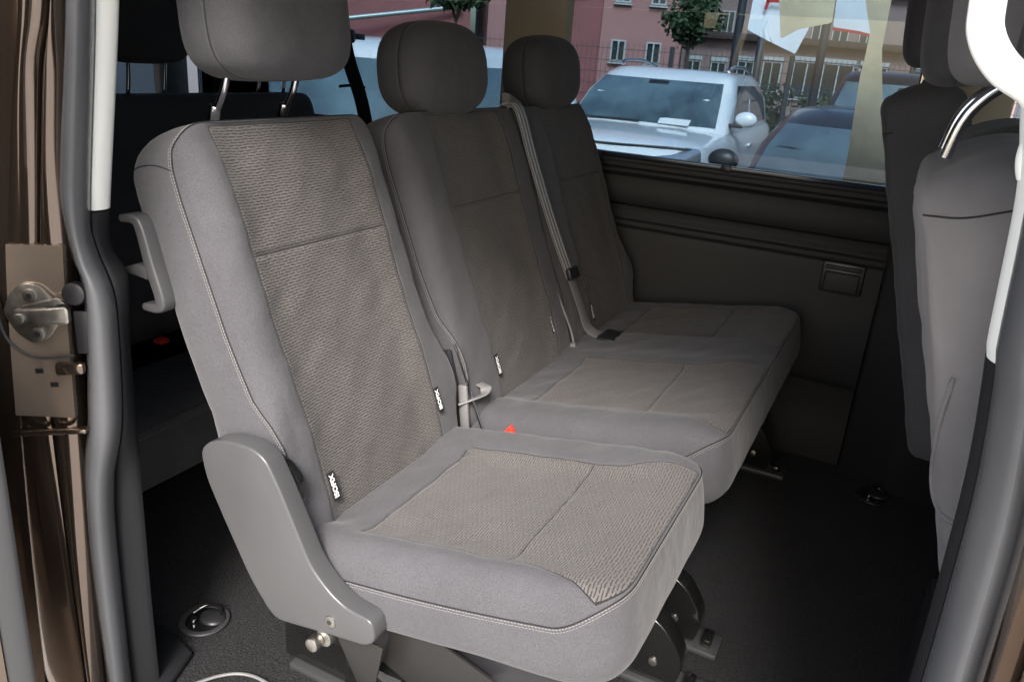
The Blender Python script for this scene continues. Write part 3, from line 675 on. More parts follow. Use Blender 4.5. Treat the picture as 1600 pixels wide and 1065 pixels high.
seam_pair(ring, nor, FCu, c2, closed=True, dash=.0040, gap=.0007)
for yy, zz in ((.745, .660), (1.285, .660)): headrest('headrest', s2, -.268, yy - .02, zz - .006, .156 if yy < 1 else .150, .098, .082, tilt=.20, seamn=.15, e1=.72, e2=.72)
rods(s2, -.268, .745, .56, .62, .02); rods(s2, -.268, 1.285, .56, .62, .02)
foot(s2, .455, .585, .15); foot(s2, .45, 1.42, .15)
boxo('front_leg', (.355, .585, -.24), (.08, .03, .16), 'blackmetal', s2, bevel=.006); boxo('front_leg', (.345, 1.39, -.24), (.08, .03, .16), 'blackmetal', s2, bevel=.006)
boxo('cross_tube', (.36, 1.0, -.18), (.05, .9, .04), 'blackmetal', s2, bevel=.006)
bm = bmesh.new(); prism(bm, [tuple(p) for p in round_poly([(.02, -.10), (.42, -.05), (.46, -.06), (.40, -.16), (.12, -.20), (.0, -.17)], .02, 60)], 'Y', .53, 1.47); bmobj('seat_pan', bm, 'dplastic', s2, bevel=.004)
# shoulder belt of the middle place: webbing down the back, tongue, lower anchor
def webbing(name, pts, parent, w=.044, t=.0016, up=(0, 1, 0), ridges=True, m='web'):
    P = smooth_path(pts, 10); bm = bmesh.new()
    sweep(bm, P, [(x, y) for x, y in rrect_sec(w, t, t * .4, 2)], up=Vector(up).normalized())
    return bmobj(name, bm, m, parent, smooth=True)
bp = [F2(.985, .628, -.02), F2(.992, .612, .018), F2(1.00, .50, .020), F2(1.015, .40, .018), F2(1.035, .28, .018), F2(1.055, .18, .020)]
bw = webbing('shoulder_belt', bp, s2, .054, up=F.N)
for s in (-.016, 0, .016):
    webbing('belt_rib', [p + Vector((0, s, 0)) + Vector(F.N) * .0014 for p in bp], bw, .0050, .0014, up=F.N, m='ribweb')
webbing('lap_belt', [F2(1.055, .19, .020), F2(1.070, .10, .022), F2(1.082, .03, .024), Vector((.055, 1.085, .024))], s2, .044, up=F.N)
tg = bmesh.new(); box(tg, (0, 0, 0), (.056, .030, .012)); bmesh.ops.transform(tg, matrix=Matrix.Translation(F2(1.056, .185, .028)) @ Matrix.Rotation(-.35, 4, 'Y') @ Matrix.Rotation(math.radians(90), 4, 'Z') @ Matrix.Rotation(math.radians(90), 4, 'X'), verts=tg.verts)
tn = bmobj('belt_tongue', tg, 'dplastic', s2, bevel=.003)
bm = bmesh.new()
for s in (-.008, .008):
    sweep(bm, [F2(1.075 + s, .172, .046), F2(1.083 + s, .140, .046)], rrect_sec(.006, .002, .0008), up=Vector(F.N))
bmobj('tongue_blade', bm, 'chrome', tn)
boxo('belt_anchor', (.075, 1.085, .030), (.050, .085, .006), 'dplastic', s2, bevel=.002)
# dark strap end & hanging cord in the middle gap
tube('strap_cord', [F2(.965, .17, .012), F2(.972, .12, .018), F2(.985, .05, .020), F2(.985, .01, .018)], .0028, 'web', s2, sm=8)
boxo('cord_clip', (.012, .985, .012), (.016, .022, .026), 'beltgrey', s2, bevel=.004)
# buckle stalk, red buttons between single seat and bench
bk = boxo('buckle_stalk', (-.035, .482, .045), (.026, .010, .20), 'dplastic', s2, bevel=.004, rot=Matrix.Rotation(-.30, 4, 'Y'))
boxo('stalk_edge', (-.010, .486, .075), (.003, .005, .18), 'chrome', bk, bevel=.001, rot=Matrix.Rotation(-.42, 4, 'Y'))
boxo('stalk_sleeve', (-.010, .474, .030), (.020, .008, .10), 'beltgrey', bk, bevel=.003, rot=Matrix.Rotation(-.12, 4, 'Y'))
webbing('buckle_strap', [(-.02, .466, .040), (.002, .487, .050), (.014, .510, .056), (.010, .522, .064), (-.006, .525, .068)], s2, .024, .003, up=(-.4, .1, 1), m='beltgrey')
bm = bmesh.new(); prism(bm, [(.076, .0), (.100, .0), (.089, .018)], 'Y', .484, .494); bmobj('red_buckle_button', bm, 'red', s2, bevel=.0015)
boxo('red_buckle_tab', (.142, .486, -.002), (.012, .006, .008), 'red', s2, bevel=.001)

# ---------------- third row bench (dark, behind)
s3 = thing('rear_bench', 'black rear bench in deep shadow behind the nearest seat', 'seat')
F3 = FB(-1.08, 0, -.08, math.sin(.2), math.cos(.2))
out = round_poly([(.12, -.03), (1.44, -.03), (1.43, .62), (.13, .62)], .05, 240)
pillow('backrest', F3, out, lambda a, b: .0 * a + .01, lambda a, b: -.03 + 0 * a, lambda a, b: -.12 + 0 * a, 'cloth', s3, edge=.045, rear_r=.04)
F3c = FC(-1.10, 0, -.20)
out = round_poly([(.10, -.02), (1.46, -.02), (1.46, .41), (.10, .41)], .06, 240)
c3, ring, nor = pillow('cushion', F3c, out, lambda a, b: 0 * a + .015, lambda a, b: -.02 + 0 * a, lambda a, b: -.15 + 0 * a, 'cloth', s3, edge=.05, rear_r=.03, grv=lambda a, b: a - .62)
seam_thread('piped_seam', offs(ring, nor, F3c, .0015, .0015), .001, c3, closed=True, dash=.008, gap=.003)
for yy in (.36, .79, 1.27):
    rods(s3, -1.23, yy, .50, .62, .02, .058); headrest('headrest', s3, -1.24, yy, .70, .135, .10, .05)
boxo('bench_base', (-1.02, .78, -.37), (.30, 1.2, .06), 'dplastic', s3, bevel=.01)
boxo('red_buckle_button', (-1.00, .575, -.085), (.03, .03, .012), 'red', s3, bevel=.003)
# rear shoulder belt hanging by the far window
rb = thing('rear_belt', 'black belt hanging by the far window, between the first two headrests', 'seat belt')
webbing('webbing', [(-1.125, 1.50, .70), (-1.10, 1.50, .62), (-1.05, 1.50, .50), (-1.0, 1.50, .30)], rb, .056, .003, up=(0, 1, 0), m='dplastic')
boxo('belt_guide', (-1.125, 1.515, .715), (.05, .04, .045), 'dplastic', rb, bevel=.012, seg=3)
boxo('guide_arm', (-1.125, 1.56, .715), (.03, .07, .02), 'dplastic', rb, bevel=.004)
webbing('belt_tab', [(-1.14, 1.49, .55), (-1.09, 1.49, .557), (-1.03, 1.49, .555)], rb, .010, .004, up=(0, 1, 0), m='dplastic')

# ---------------- front seats seen from behind
def front_seat(root, y0, y1, x, top, m='cloth', zt=.64, sr=.29, posts=True):
    Ff = Frame((x, 0, -.05), (0, 1, 0), (-math.sin(sr), 0, math.cos(sr)), (-math.cos(sr), 0, -math.sin(sr)))
    out = round_poly([(y0, -.05), (y1, -.05), (y1, top), (y0, top)], [.05, .05, .05, .05], 240)
    b, ring, nor = pillow('backrest', Ff, out, lambda a, b: .012 + 0 * a, lambda a, b: -.010 + 0 * a, lambda a, b: -.15 - .02 * smst(b, .5, 0) + 0 * a, m, root, edge=.03, rear_r=.045, bulge=.012,
        grv=lambda a, b: b - (top - .075))
    return Ff, b
fs1 = thing('front_passenger_seat', 'pale grey lit seat back at the right edge, chrome headrest post on top', 'seat')
Ff, fb = front_seat(fs1, .115, .545, .890, .690, 'litcloth')
boxo('cushion', (1.12, .33, .0), (.46, .42, .14), 'trimdark', fs1, bevel=.04, seg=4); boxo('seat_base', (1.05, .33, -.22), (.40, .40, .34), 'dplastic', fs1, bevel=.01)
drape('flank_seam', fb, [(.700, .578), (.735, .582), (.775, .596), (.80, .602)], .0011, 'cloth', fs1)
drape('pocket_hem', fb, [(.765, .42), (.765, .36), (.775, .29), (.790, .262), (.815, .258)], .003, 'litcloth', fs1)
headrest('headrest', fs1, .742, .26, .788, .12, .085, .062, tilt=.15, seamn=-.1, m='litcloth')
for s in (.19, .33):
    bm = bmesh.new(); sweep(bm, smooth_path([(.708, s, .630), (.716, s, .668), (.732, s, .694), (.765, s, .722)], 8), circ(.0060, 12)); bmobj('headrest_post', bm, 'chrome', fs1, smooth=True)
fs2 = thing('middle_front_seat', 'dark brownish middle front seat back, left of the lit seat back', 'seat')
front_seat(fs2, .585, .955, .925, .70)
boxo('cushion', (1.12, .77, .0), (.46, .38, .14), 'trimdark', fs2, bevel=.04, seg=4)
headrest('headrest', fs2, .705, .70, .80, .12, .10, .060, tilt=.15, seamn=-.1)
fs3 = thing('driver_seat', 'black driver seat back beside the far window, farthest right', 'seat')
front_seat(fs3, 1.06, 1.48, .812, .755)
boxo('cushion', (1.12, 1.27, .0), (.46, .44, .14), 'trimdark', fs3, bevel=.04, seg=4)
headrest('headrest', fs3, .655, 1.26, .83, .13, .095, .060, tilt=.15, seamn=-.1)
rods(fs3, .655, 1.23, .66, .76, .0, .06)
webbing('shoulder_belt', [(.70, 1.52, .92), (.66, 1.45, .70), (.72, 1.30, .50)], fs3, .046, up=(1, .3, .2))

# ================================================================== OUTSIDE
M.update(
    pinkwall=mat('dusty_pink_render', (.33, .17, .16), .9, bump=(30, .3, .01), var=(.8, .08)),
    redwall=mat('dark_red_render', (.25, .095, .095), .9, bump=(30, .3, .01), var=(.8, .08)),
    beigewall=mat('salmon_beige_render', (.25, .175, .165), .9, bump=(30, .3, .01), var=(.8, .1)),
    roofdark=mat('dark_roof_tiles', (.045, .03, .028), .8, bump=(12, .5, .03), var=(5, .25)),
    frame=mat('white_window_frame', (.72, .74, .74), .5), houseframe=mat('painted_window_frame', (.40, .42, .42), .6), winglass=mat('house_window_glass', (.025, .035, .04), .05, spec=.8),
    fence=mat('dark_fence_steel', (.035, .045, .05), .5, .3), pole=mat('dark_flagpole', (.05, .055, .065), .4, .4),
    leaf=mat('dark_leaf', (.035, .065, .028), .7, var=(6, .4)), leafb=mat('bush_leaf', (.040, .070, .025), .7, var=(6, .4)), bark=mat('bark', (.07, .055, .045), .9, bump=(30, .5, .01)),
    bannerwhite=mat('white_banner_cloth', (.72, .74, .78), .8, bump=(8, .3, .02)), bannertan=mat('tan_banner_and_reflection', (.62, .50, .33), .8, bump=(10, .4, .02), var=(5, .15)),
    bannerred=mat('red_banner_print', (.45, .03, .03), .8), bannertext=mat('faded_print', (.55, .32, .20), .8), pipe=mat('pale_downpipe', (.35, .42, .42), .4, .5))

def car(name, label, X, Y, H, L, Wd, paint, yaw=0, bonnet=.95, belt=1.02, wsb=.95, wst=.25, rails=True, roofr=-1.75):
    """car facing local +x; origin on the ground in its middle"""
    root = thing(name, label, 'car', 'cars parked beyond the window')
    hw = Wd / 2; fx = L / 2; rx = -L / 2
    # lower body by stations
    st = [(rx, .45, .82, .80), (rx + .08, .35, .95, .95), (rx + .5, .30, belt + .02, 1), (-.6, .30, belt, 1), (wsb - .15, .30, belt - .01, 1), (wsb + .15, .30, belt - .03, 1), (fx - .55, .30, bonnet, .985), (fx - .25, .30, bonnet - .05, .95), (fx - .08, .32, bonnet - .16, .88), (fx, .38, .62, .80)]
    P = []
    xs = np.linspace(rx, fx, 46); sx = [s[0] for s in st]
    bm = bmesh.new(); rows = []
    for x in xs:
        zb, ztp, k = (float(np.interp(x, sx, [s[i] for s in st])) for i in (1, 2, 3)); w = hw * k
        half = [(0, ztp + .035), (w * .45, ztp + .03), (w * .78, ztp + .012), (w * .92, ztp - .02), (w * .975, ztp - .08), (w, ztp - .25), (w, (ztp + zb) / 2 - .05), (w * .985, zb + .12), (w * .93, zb), (0, zb)]
        loop = half + [(-a, b) for a, b in half[-2:0:-1]]
        rows.append([bm.verts.new((x, a, b)) for a, b in loop])
    k = len(rows[0])
    for i in range(len(rows) - 1):
        for j in range(k): bm.faces.new((rows[i][j], rows[i][(j + 1) % k], rows[i + 1][(j + 1) % k], rows[i + 1][j]))
    bm.faces.new(rows[0]); bm.faces.new(rows[-1][::-1]); bmesh.ops.recalc_face_normals(bm, faces=bm.faces)
    bmobj('body', bm, paint, root, smooth=True, sharp=35)
    # cabin: loft from belt to roof
    rt = H
    lv = [(0, belt - .03, wsb, rx + .28, hw * .93, hw * .93), (.5, (belt + rt) / 2, (wsb + wst) / 2 + .03, rx + .42, hw * .86, hw * .87), (.86, rt - .09, wst + .07, rx + .60, hw * .775, hw * .77), (.96, rt - .025, wst - .08, rx + .72, hw * .70, hw * .70), (1, rt, wst - .35, rx + 1.0, hw * .50, hw * .50)]
    def ringpts(l):
        _, z, xf, xr, wf, wr = l
        pts = round_poly([(xr, -wr), (xf, -wf), (xf, wf), (xr, wr)], .22, 96)
        cx = (xf + xr) / 2
        return [(float(p[0]) + (.10 * (1 - (p[1] / wf) ** 2) if p[0] > cx else -.04 * (1 - (p[1] / wr) ** 2)), float(p[1]), z + .0) for p in pts]
    bm = bmesh.new(); rows = [[bm.verts.new(p) for p in ringpts(l)] for l in lv]
    for i in range(len(rows) - 1):
        for j in range(96): bm.faces.new((rows[i][j], rows[i][(j + 1) % 96], rows[i + 1][(j + 1) % 96], rows[i + 1][j]))
    bm.faces.new(rows[-1]); bmesh.ops.recalc_face_normals(bm, faces=bm.faces)
    bmobj('roof', bm, paint, root, smooth=True, sharp=50)
    # glass patches laid 6 mm proud of the cabin skin
    def surf(side, s, t):
        """side F windscreen (s across -1..1), L/R windows (s 0 front..1 rear); t height 0..1"""
        T = [0, .5, .86]; z = float(np.interp(t, T, [l[1] for l in lv[:3]])); xf = float(np.interp(t, T, [l[2] for l in lv[:3]])); xr = float(np.interp(t, T, [l[3] for l in lv[:3]])); wf = float(np.interp(t, T, [l[4] for l in lv[:3]]))
        if side == 'F': return Vector((xf + .10 * (1 - s * s) + .008 - .035 * abs(s) ** 6, s * wf, z))
        if side == 'B': return Vector((xr - .04 * (1 - s * s) - .008, s * wf, z))
        sg = 1 if side == 'L' else -1
        return Vector((xf + (xr - xf) * s, sg * (wf + .007), z))
    def patch(nm, side, s0, s1, t0, t1, slant=0, m='carglass', n=14):
        bm = bmesh.new(); g = [[bm.verts.new(surf(side, s0 + (s1 - s0) * i / n + slant * (j / 6), t0 + (t1 - t0) * j / 6)) for j in range(7)] for i in range(n + 1)]
        f = [bm.faces.new((g[i][j], g[i + 1][j], g[i + 1][j + 1], g[i][j + 1])) for i in range(n) for j in range(6)]
        r = bmesh.ops.extrude_face_region(bm, geom=f); vv = [v for v in r['geom'] if isinstance(v, bmesh.types.BMVert)]
        d = {'F': Vector((.004, 0, .002)), 'B': Vector((-.004, 0, .002)), 'L': Vector((0, .004, 0)), 'R': Vector((0, -.004, 0))}[side]
        bmesh.ops.translate(bm, verts=vv, vec=d); bmesh.ops.recalc_face_normals(bm, faces=bm.faces)
        return bmobj(nm, bm, m, root, smooth=True, sharp=40)
    patch('windscreen', 'F', -.90, .90, .10, .80); patch('rear_window', 'B', -.85, .85, .15, .78)
    tube('wiper', [surf('F', -.7, .08) + Vector((.02, 0, .01)), surf('F', 0, .10) + Vector((.02, 0, .01))], .012, 'dplastic', root, n=6)
    for sd_ in 'LR':
        patch('front_side_window', sd_, .14, .44, .12, .78, .03); patch('rear_side_window', sd_, .48, .86, .12, .78, .0)
        sg = 1 if sd_ == 'L' else -1
        mr = bmesh.new(); bmesh.ops.create_uvsphere(mr, u_segments=16, v_segments=10, radius=.105); bmesh.ops.scale(mr, verts=mr.verts, vec=(.6, 1.05, .74)); bmesh.ops.translate(mr, verts=mr.verts, vec=(wsb - .34, sg * (hw + .075), belt + .13))
        mo = bmobj('wing_mirror', mr, paint if paint == 'white' else 'dplastic', root, smooth=True, sharp=0)
        boxo('mirror_arm', (wsb - .34, sg * (hw - .02), belt + .06), (.08, .14, .04), 'dplastic', mo, bevel=.01)
        boxo('door_handle', (-.35, sg * (hw + .005), belt - .18), (.20, .025, .03), paint, root, bevel=.01)
        hl = bmesh.new(); box(hl, (fx - .26, sg * hw * .74, bonnet - .13), (.42, .34, .13), Matrix.Rotation(sg * -.35, 4, 'Z') @ Matrix.Rotation(.25, 4, 'Y')); bmobj('headlight', hl, 'lamp', root, bevel=.04, seg=4)
        if rails:
            tube('roof_rail', [(wst - .25, sg * hw * .66, rt + .0), (wst - .40, sg * hw * .665, rt + .05), (rx + 1.3, sg * hw * .665, rt + .055), (rx + .75, sg * hw * .65, rt - .01)], .018, 'rim', root, n=8, sm=8)
        for wx in (fx - .88, rx + .85):
            wo = cylo('wheel', (wx, sg * (hw - .20), .34), (wx, sg * (hw + .004), .34), .34, 'rubber', root, n=40, bevel=.02)
            cylo('rim', (wx, sg * (hw - .02), .34), (wx, sg * (hw + .012), .34), .235, 'rim', wo, n=30, bevel=.01)
    if rails:
        boxo('inside_mirror', surf('F', 0, .74) + Vector((.004, 0, 0)), (.02, .22, .07), 'dplastic', root, bevel=.015, rot=Matrix.Rotation(-.9, 4, 'Y'))
        boxo('dash_paper', surf('F', .42, .13) + Vector((.012, 0, .01)), (.10, .32, .004), 'frame', root, rot=Matrix.Rotation(.55, 4, 'Y'))
    zg = bonnet - .02
    tube('bonnet_gap', [(fx - .42, -hw * .93, zg - .035), (fx - .27, -hw * .75, zg - .01), (fx - .18, 0, zg + .005 - .03), (fx - .27, hw * .75, zg - .01), (fx - .42, hw * .93, zg - .035)], .012, 'dplastic', root, n=6, sm=8)
    boxo('grille', (fx - .015, 0, .66), (.05, Wd * .55, .16), 'dplastic', root, bevel=.02)
    boxo('number_plate', (fx + .015, 0, .45), (.02, .52, .11), 'frame', root, bevel=.003)
    root.location = (X, Y, GROUND); root.rotation_euler = (0, 0, math.radians(-90) + yaw)
    return root
car('white_car', 'white off-roader with roof rails parked facing the far window', -1.97, 8.25, 1.66, 4.6, 1.86, 'white', yaw=.02, wsb=.90, wst=.10, belt=1.09, bonnet=1.03)
car('dark_car', 'black car close outside the far window, its low roof and windscreen filling the corner', .42, 5.45, 1.47, 4.5, 1.80, 'carblack', yaw=.02, rails=False, wsb=.75, wst=-.15, belt=.95, bonnet=.88)
car('dark_off_roader', 'dark tall off-roader parked behind the black car, roof rail showing',.42, 9.9, 1.80, 4.7, 1.9, 'carblack', yaw=.02, wsb=.85, wst=.2)
car('white_van', 'large white car seen either side of the middle headrest', -2.95, 4.45, 1.72, 4.2, 1.95, 'white', yaw=.02, rails=False, wsb=1.3, wst=.80)

# --- buildings
def house(name, label, P0, P1, depth, z0, z1, wall, wins, roof=None, rowname='window'):
    """facade from P0 to P1 (x,y); wins = list of (frac, z, w, h, shutter)"""
    root = thing(name, label, 'building')
    a, b = Vector((*P0, 0)), Vector((*P1, 0)); d = (b - a); Ln = d.length; d.normalize(); n = Vector((d.y, -d.x, 0))  # outward toward the camera
    if n.y > 0: n = -n
    ang = math.atan2(d.y, d.x); R = Matrix.Rotation(ang, 4, 'Z')
    mid = (a + b) / 2 - n * (depth / 2)
    boxo('wall', (mid.x, mid.y, (z0 + z1) / 2), (Ln, depth, z1 - z0), wall, root, rot=R)
    for fr, z, w, h, sh in wins:
        p = a + d * (Ln * fr) + n * .0
        f = bmesh.new()
        for (cx, cz, sw, shh) in ((0, h / 2 - .02, w, .04), (0, -h / 2 + .02, w, .04), (-w / 2 + .02, 0, .04, h - .08), (w / 2 - .02, 0, .04, h - .08), (0, 0, .04, h - .08)):
            box(f, p + d * cx + Vector((0, 0, z + cz)) + n * .02, (sw, .08, shh), R)
        fo = bmobj('window', f, 'houseframe', root)
        boxo('pane', p + Vector((0, 0, z)) + n * .006, (w - .1, .03, h - .1), 'winglass', fo, rot=R)
        boxo('window_sill', p + Vector((0, 0, z - h / 2 - .04)) + n * .06, (w + .08, .12, .035), 'houseframe', fo, rot=R)
        if sh: boxo('shutter_box', p + Vector((0, 0, z + h / 2 + .08)) + n * .05, (w + .04, .12, .12), 'houseframe', fo, rot=R)
    if roof:
        m2 = (a + b) / 2 - n * (depth / 2)
        boxo('roof', (m2.x, m2.y, z1 + roof / 2), (Ln + .6, depth + .8, roof), 'roofdark', root, rot=R, bevel=.04)
    return root
house('pink_house', 'dusty pink rendered house behind the white car roof', (-7.55, 20.3), (-5.57, 21.2), 7, GROUND, 7.0, 'pinkwall',
      [(.229, .98, .40, .55, 0), (.66, .98, .40, .55, 0), (.229, 2.62, .40, .9, 0), (.66, 2.62, .40, .9, 0)])
house('red_house', 'dark red house wing between pillar and pink house', (-9.0, 20.5), (-7.6, 20.4), 7, GROUND, 7.0, 'redwall', [(.35, 2.95, .7, 1.2, 0)])
house('brick_annex', 'dull purple building with a pale downpipe at left', (-15.5, 15.4), (-10.6, 18.6), 5, GROUND, 6.0, 'redwall', [(.2, 3.2, .8, 1.0, 0)])
house('mauve_house', 'pale mauve house behind the small tree left of the pillar', (-10.4, 19.2), (-8.9, 20.2), 5, GROUND, 7.0, 'pinkwall', [(.93, .95, .5, .7, 0)])
house('bungalow', 'low salmon annex with white windows and shutter boxes behind the fence', (-6.9, 26.0), (1.6, 29.9), 3.5, GROUND, 1.62, 'beigewall',
      [(.043, .56, .5, .75, 1), (.132, .56, .5, .75, 1), (.226, .60, .55, .85, 1), (.318, .60, .62, .95, 1), (.438, .58, .9, 1.15, 1), (.546, .58, 1.0, 1.15, 1), (.666, .58, .9, 1.15, 1), (.85, .58, .9, 1.15, 1)], roof=.22)
house('upper_house', 'beige two-storey house with dark roof rising over the low annex', (-7.0, 30.0), (3.5, 35.0), 6, GROUND, 3.6, 'beigewall',
      [(.044, 2.35, .45, .75, 0), (.334, 2.25, .6, .8, 0), (.398, 2.25, .6, .8, 0), (.483, 2.25, .6, .8, 0), (.7, 2.25, .6, .8, 0)], roof=1.6)
dpw = thing('downpipe', 'pale pipe with a bend on the purple building', 'pipe')
tube('pipe', [(-13.0, 16.2, 1.35), (-13.0, 16.2, .62), (-12.0, 16.6, .62), (-12.0, 16.6, .1)], .05, 'pipe', dpw, n=10)
house('rear_building', 'dark building seen through the tailgate glass at left', (-13, -8), (-14, 7), 4, GROUND, 5.0, 'roofdark', [])
gt = tag(tube('roof_gutter', [(-13.6, 16.0, 1.10), (-10.7, 18.3, 1.75)], .06, 'pipe', None, n=8), 'pale slanting gutter line above the bent pipe', 'gutter')
# backdrop seen through the tailgate window
# --- fence
fn = thing('mesh_fence', 'dark wire mesh fence with posts behind the parked cars', 'fence')
fa, fb_ = Vector((-7.5, 12.1, 0)), Vector((2.2, 16.4, 0)); d = (fb_ - fa); Ln = d.length; d.normalize()
npst = 5
for k in range(npst + 1):
    p = fa + d * Ln * k / npst; boxo('post', (p.x, p.y, (GROUND + 1.02) / 2), (.07, .07, 1.02 - GROUND), 'fence', fn, rot=Matrix.Rotation(math.atan2(d.y, d.x), 4, 'Z'))
    if k < npst:
        bm = bmesh.new(); q = fa + d * Ln * (k + 1) / npst; mid = (p + q) / 2; w = (q - p).length - .09
        for z in np.arange(GROUND + .1, 1.0, .2): box(bm, (mid.x, mid.y, float(z)), (w, .010, .010), Matrix.Rotation(math.atan2(d.y, d.x), 4, 'Z'))
        nn = int(w / .09)
        for i in range(nn + 1):
            c_ = p + d * (.045 + w * i / nn); box(bm, (c_.x - d.y * -.008, c_.y - d.x * .008, (GROUND + .98) / 2 + .04), (.006, .006, .96 - GROUND), Matrix.Rotation(math.atan2(d.y, d.x), 4, 'Z'))
        bmobj('mesh_panel', bm, 'fence', fn)
# --- flag poles
lab = ['dark pole left of the white banner', 'thin dark pole under the white banner', 'dark pole under the tan banner']
for (x, y, zt_, r), lb in zip(((-2.10, 12.0, 5.0, .062), (-1.72, 12.0, 1.2, .055), (-.87, 12.0, 5.0, .062)), lab):
    tag(cylo('flag_pole', (x, y, GROUND), (x - .04, y, zt_), r, 'pole', None, n=16, bevel=.01), lb, 'pole', 'poles between the cars and the fence')
# --- banners and tan shape, partly standing in for reflections in the window glass
def cloth_banner(name, label, P, dirx, outline, m, wave=.03, n=18):
    d = Vector(dirx).normalized(); nrm = Vector((d.y, -d.x, 0)); bm = bmesh.new()
    o = round_poly(outline, .01, 120); vs = [bm.verts.new(Vector(P) + d * float(a) + Vector((0, 0, float(z))) ) for a, z in o]
    f = bm.faces.new(vs); 
    bmesh.ops.triangulate(bm, faces=[f]); bmesh.ops.subdivide_edges(bm, edges=bm.edges[:], cuts=2, use_grid_fill=True)
    for v in bm.verts:
        q = v.co - Vector(P); s = q.dot(d); v.co += nrm * wave * math.sin(s * 7 + q.z * 2.0)
    r = bmesh.ops.extrude_face_region(bm, geom=bm.faces[:]); bmesh.ops.translate(bm, verts=[v for v in r['geom'] if isinstance(v, bmesh.types.BMVert)], vec=nrm * .006)
    bmesh.ops.recalc_face_normals(bm, faces=bm.faces)
    return tag(bmobj(name, bm, m, None, smooth=True, sharp=50), label, 'banner')
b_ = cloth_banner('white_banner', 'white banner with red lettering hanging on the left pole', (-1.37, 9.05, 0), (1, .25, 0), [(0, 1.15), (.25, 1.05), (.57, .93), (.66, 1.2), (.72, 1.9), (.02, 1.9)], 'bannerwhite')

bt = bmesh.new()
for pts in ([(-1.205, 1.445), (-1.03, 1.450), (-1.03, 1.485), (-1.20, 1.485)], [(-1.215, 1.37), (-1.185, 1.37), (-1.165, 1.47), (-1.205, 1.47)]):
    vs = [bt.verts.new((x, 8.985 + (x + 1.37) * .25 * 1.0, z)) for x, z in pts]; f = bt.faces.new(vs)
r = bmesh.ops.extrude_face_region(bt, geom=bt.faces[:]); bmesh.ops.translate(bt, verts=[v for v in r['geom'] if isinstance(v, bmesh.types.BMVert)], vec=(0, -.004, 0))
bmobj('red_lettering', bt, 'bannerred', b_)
cloth_banner('cream_banner', 'cream and tan banner, partly a window reflection, with a pointed lower corner, in front of the white banner', (0.01, 3.0, 0), (1, 0, 0), [(0, 1.10), (.0, 1.0), (.035, .842), (.10, .885), (.23, .918), (.222, 1.10)], 'bannertan', wave=.008)
b3 = cloth_banner('red_edged_banner', 'white banner, partly a window reflection, with a dark red lower edge beside the tan reflection', (.213, 3.2, 0), (1, 0, 0), [(0, 1.10), (.012, .912), (.10, .903), (.20, .888), (.188, 1.10)], 'bannerwhite', wave=.006)
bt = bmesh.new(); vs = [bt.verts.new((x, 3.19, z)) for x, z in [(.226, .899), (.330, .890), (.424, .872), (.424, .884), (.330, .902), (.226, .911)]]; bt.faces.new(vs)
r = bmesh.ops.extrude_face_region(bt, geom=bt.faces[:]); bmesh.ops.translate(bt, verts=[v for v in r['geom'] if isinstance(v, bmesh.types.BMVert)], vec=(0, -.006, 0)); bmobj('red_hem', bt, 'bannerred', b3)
tf = cloth_banner('tan_reflection', 'tall tan curved shape standing in for a reflection in the window by the driver seat', (.36, 2.2, 0), (1, 0, 0), [(.045, 1.15), (.06, .95), (.10, .84), (.095, .71), (.115, .42), (.11, .1), (.26, .1), (.24, .42), (.165, .70), (.13, .86), (.14, 1.15)], 'bannertan', wave=.010)  # solid stand-in for a tan reflection in the side window
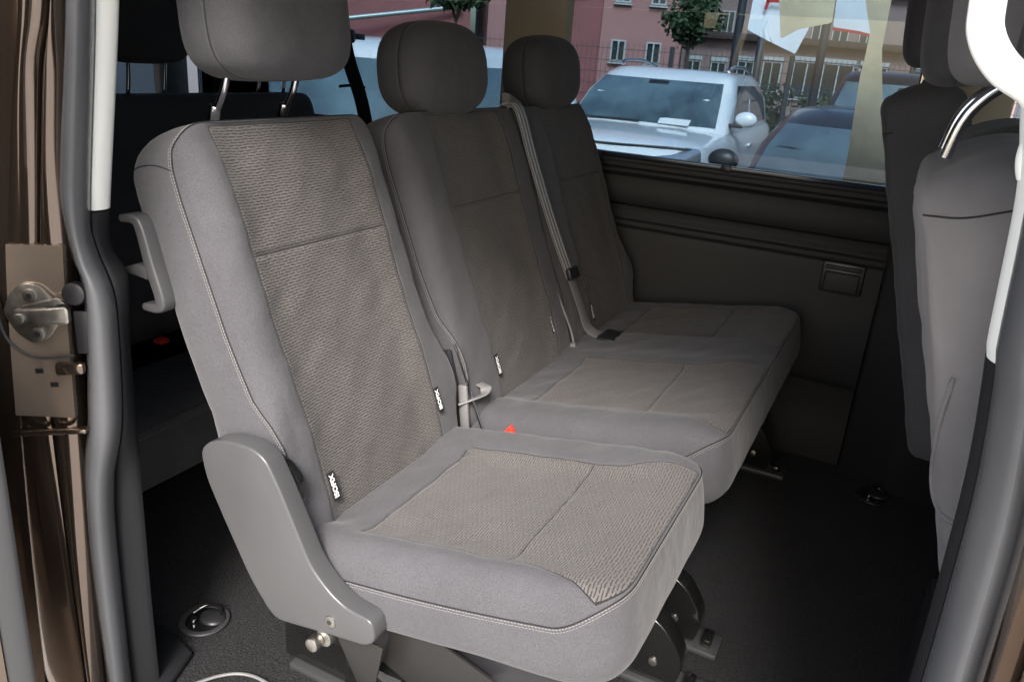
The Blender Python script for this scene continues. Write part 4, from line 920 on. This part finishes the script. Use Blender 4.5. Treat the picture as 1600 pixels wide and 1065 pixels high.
# --- trees and bushes
def tree(name, label, x, y, z0, ztr, zc, rx, rz, n, seed, lm='leaf', cat='tree', trunk=.05, ls=.09, group=None):
    root = thing(name, label, cat, group)
    if trunk: 
        bm = bmesh.new(); sweep(bm, smooth_path([(x, y, z0), (x + .03, y, (z0 + ztr) / 2), (x, y, ztr)], 5), lambda t: circ(trunk * (1 - .4 * t), 8)); bmobj('trunk', bm, 'bark', root, smooth=True)
        rr_ = random.Random(seed)
        for i in range(6):
            a = rr_.uniform(0, 6.28); bm = bmesh.new(); sweep(bm, [(x, y, ztr - .15), (x + math.cos(a) * rx * .3, y + math.sin(a) * rx * .3, zc - rz * .2), (x + math.cos(a) * rx * .7, y + math.sin(a) * rx * .7, zc + rz * rr_.uniform(-.2, .4))], lambda t: circ(trunk * .4 * (1 - .7 * t), 5)); bmobj('limb', bm, 'bark', root, smooth=True)
    g = np.random.default_rng(seed); V = []; Fc = []
    cl = g.normal(size=(26, 3)); cl /= np.linalg.norm(cl, axis=1)[:, None]; cl *= g.uniform(.35, .9, (26, 1))
    for i in range(n):
        c_ = cl[g.integers(26)] + g.normal(size=3) * .17; p = np.array([x + c_[0] * rx, y + c_[1] * rx, zc + c_[2] * rz])
        if p[2] < z0 + .02: continue
        a = g.normal(size=3); a /= np.linalg.norm(a); b = np.cross(a, g.normal(size=3)); b /= np.linalg.norm(b); l = ls * g.uniform(.6, 1.2); k = len(V)
        V += [p - a * l, p + b * l * .45, p + a * l, p - b * l * .45]; Fc.append((k, k + 1, k + 2, k + 3))
    me = bpy.data.meshes.new('crown'); me.from_pydata([tuple(map(float, v)) for v in V], [], Fc); link('crown' if trunk else 'foliage', me, lm, root, False)
    return root
tree('street_tree', 'dark round-crowned tree over the white car, before the pink house', -4.36, 17.5, GROUND, 1.15, 1.75, .66, .62, 2600, 4, trunk=.06)
tree('street_tree', 'small tree above the middle headrest, left of the window pillar', -7.65, 13.0, GROUND, 1.3, 1.78, .60, .42, 2200, 9, trunk=.04, ls=.11)
tree('bush', 'dark green bush under the dark pole, right of the white car', -1.9, 15, GROUND, 0, -.15, .60, .62, 2200, 5, 'leafb', 'bush', 0, .06, 'bushes along the fence')
tree('bush', 'green bush under the mullioned annex windows', -1.0, 15.2, GROUND, 0, -.15, .62, .60, 2200, 6, 'leafb', 'bush', 0, .06, 'bushes along the fence')
tree('bush', 'low bush beside the farthest bench headrest, left of the white car', -5.7, 14.4, GROUND, 0, -.45, .7, .55, 2200, 7, 'leafb', 'bush', 0, .06, 'bushes along the fence')
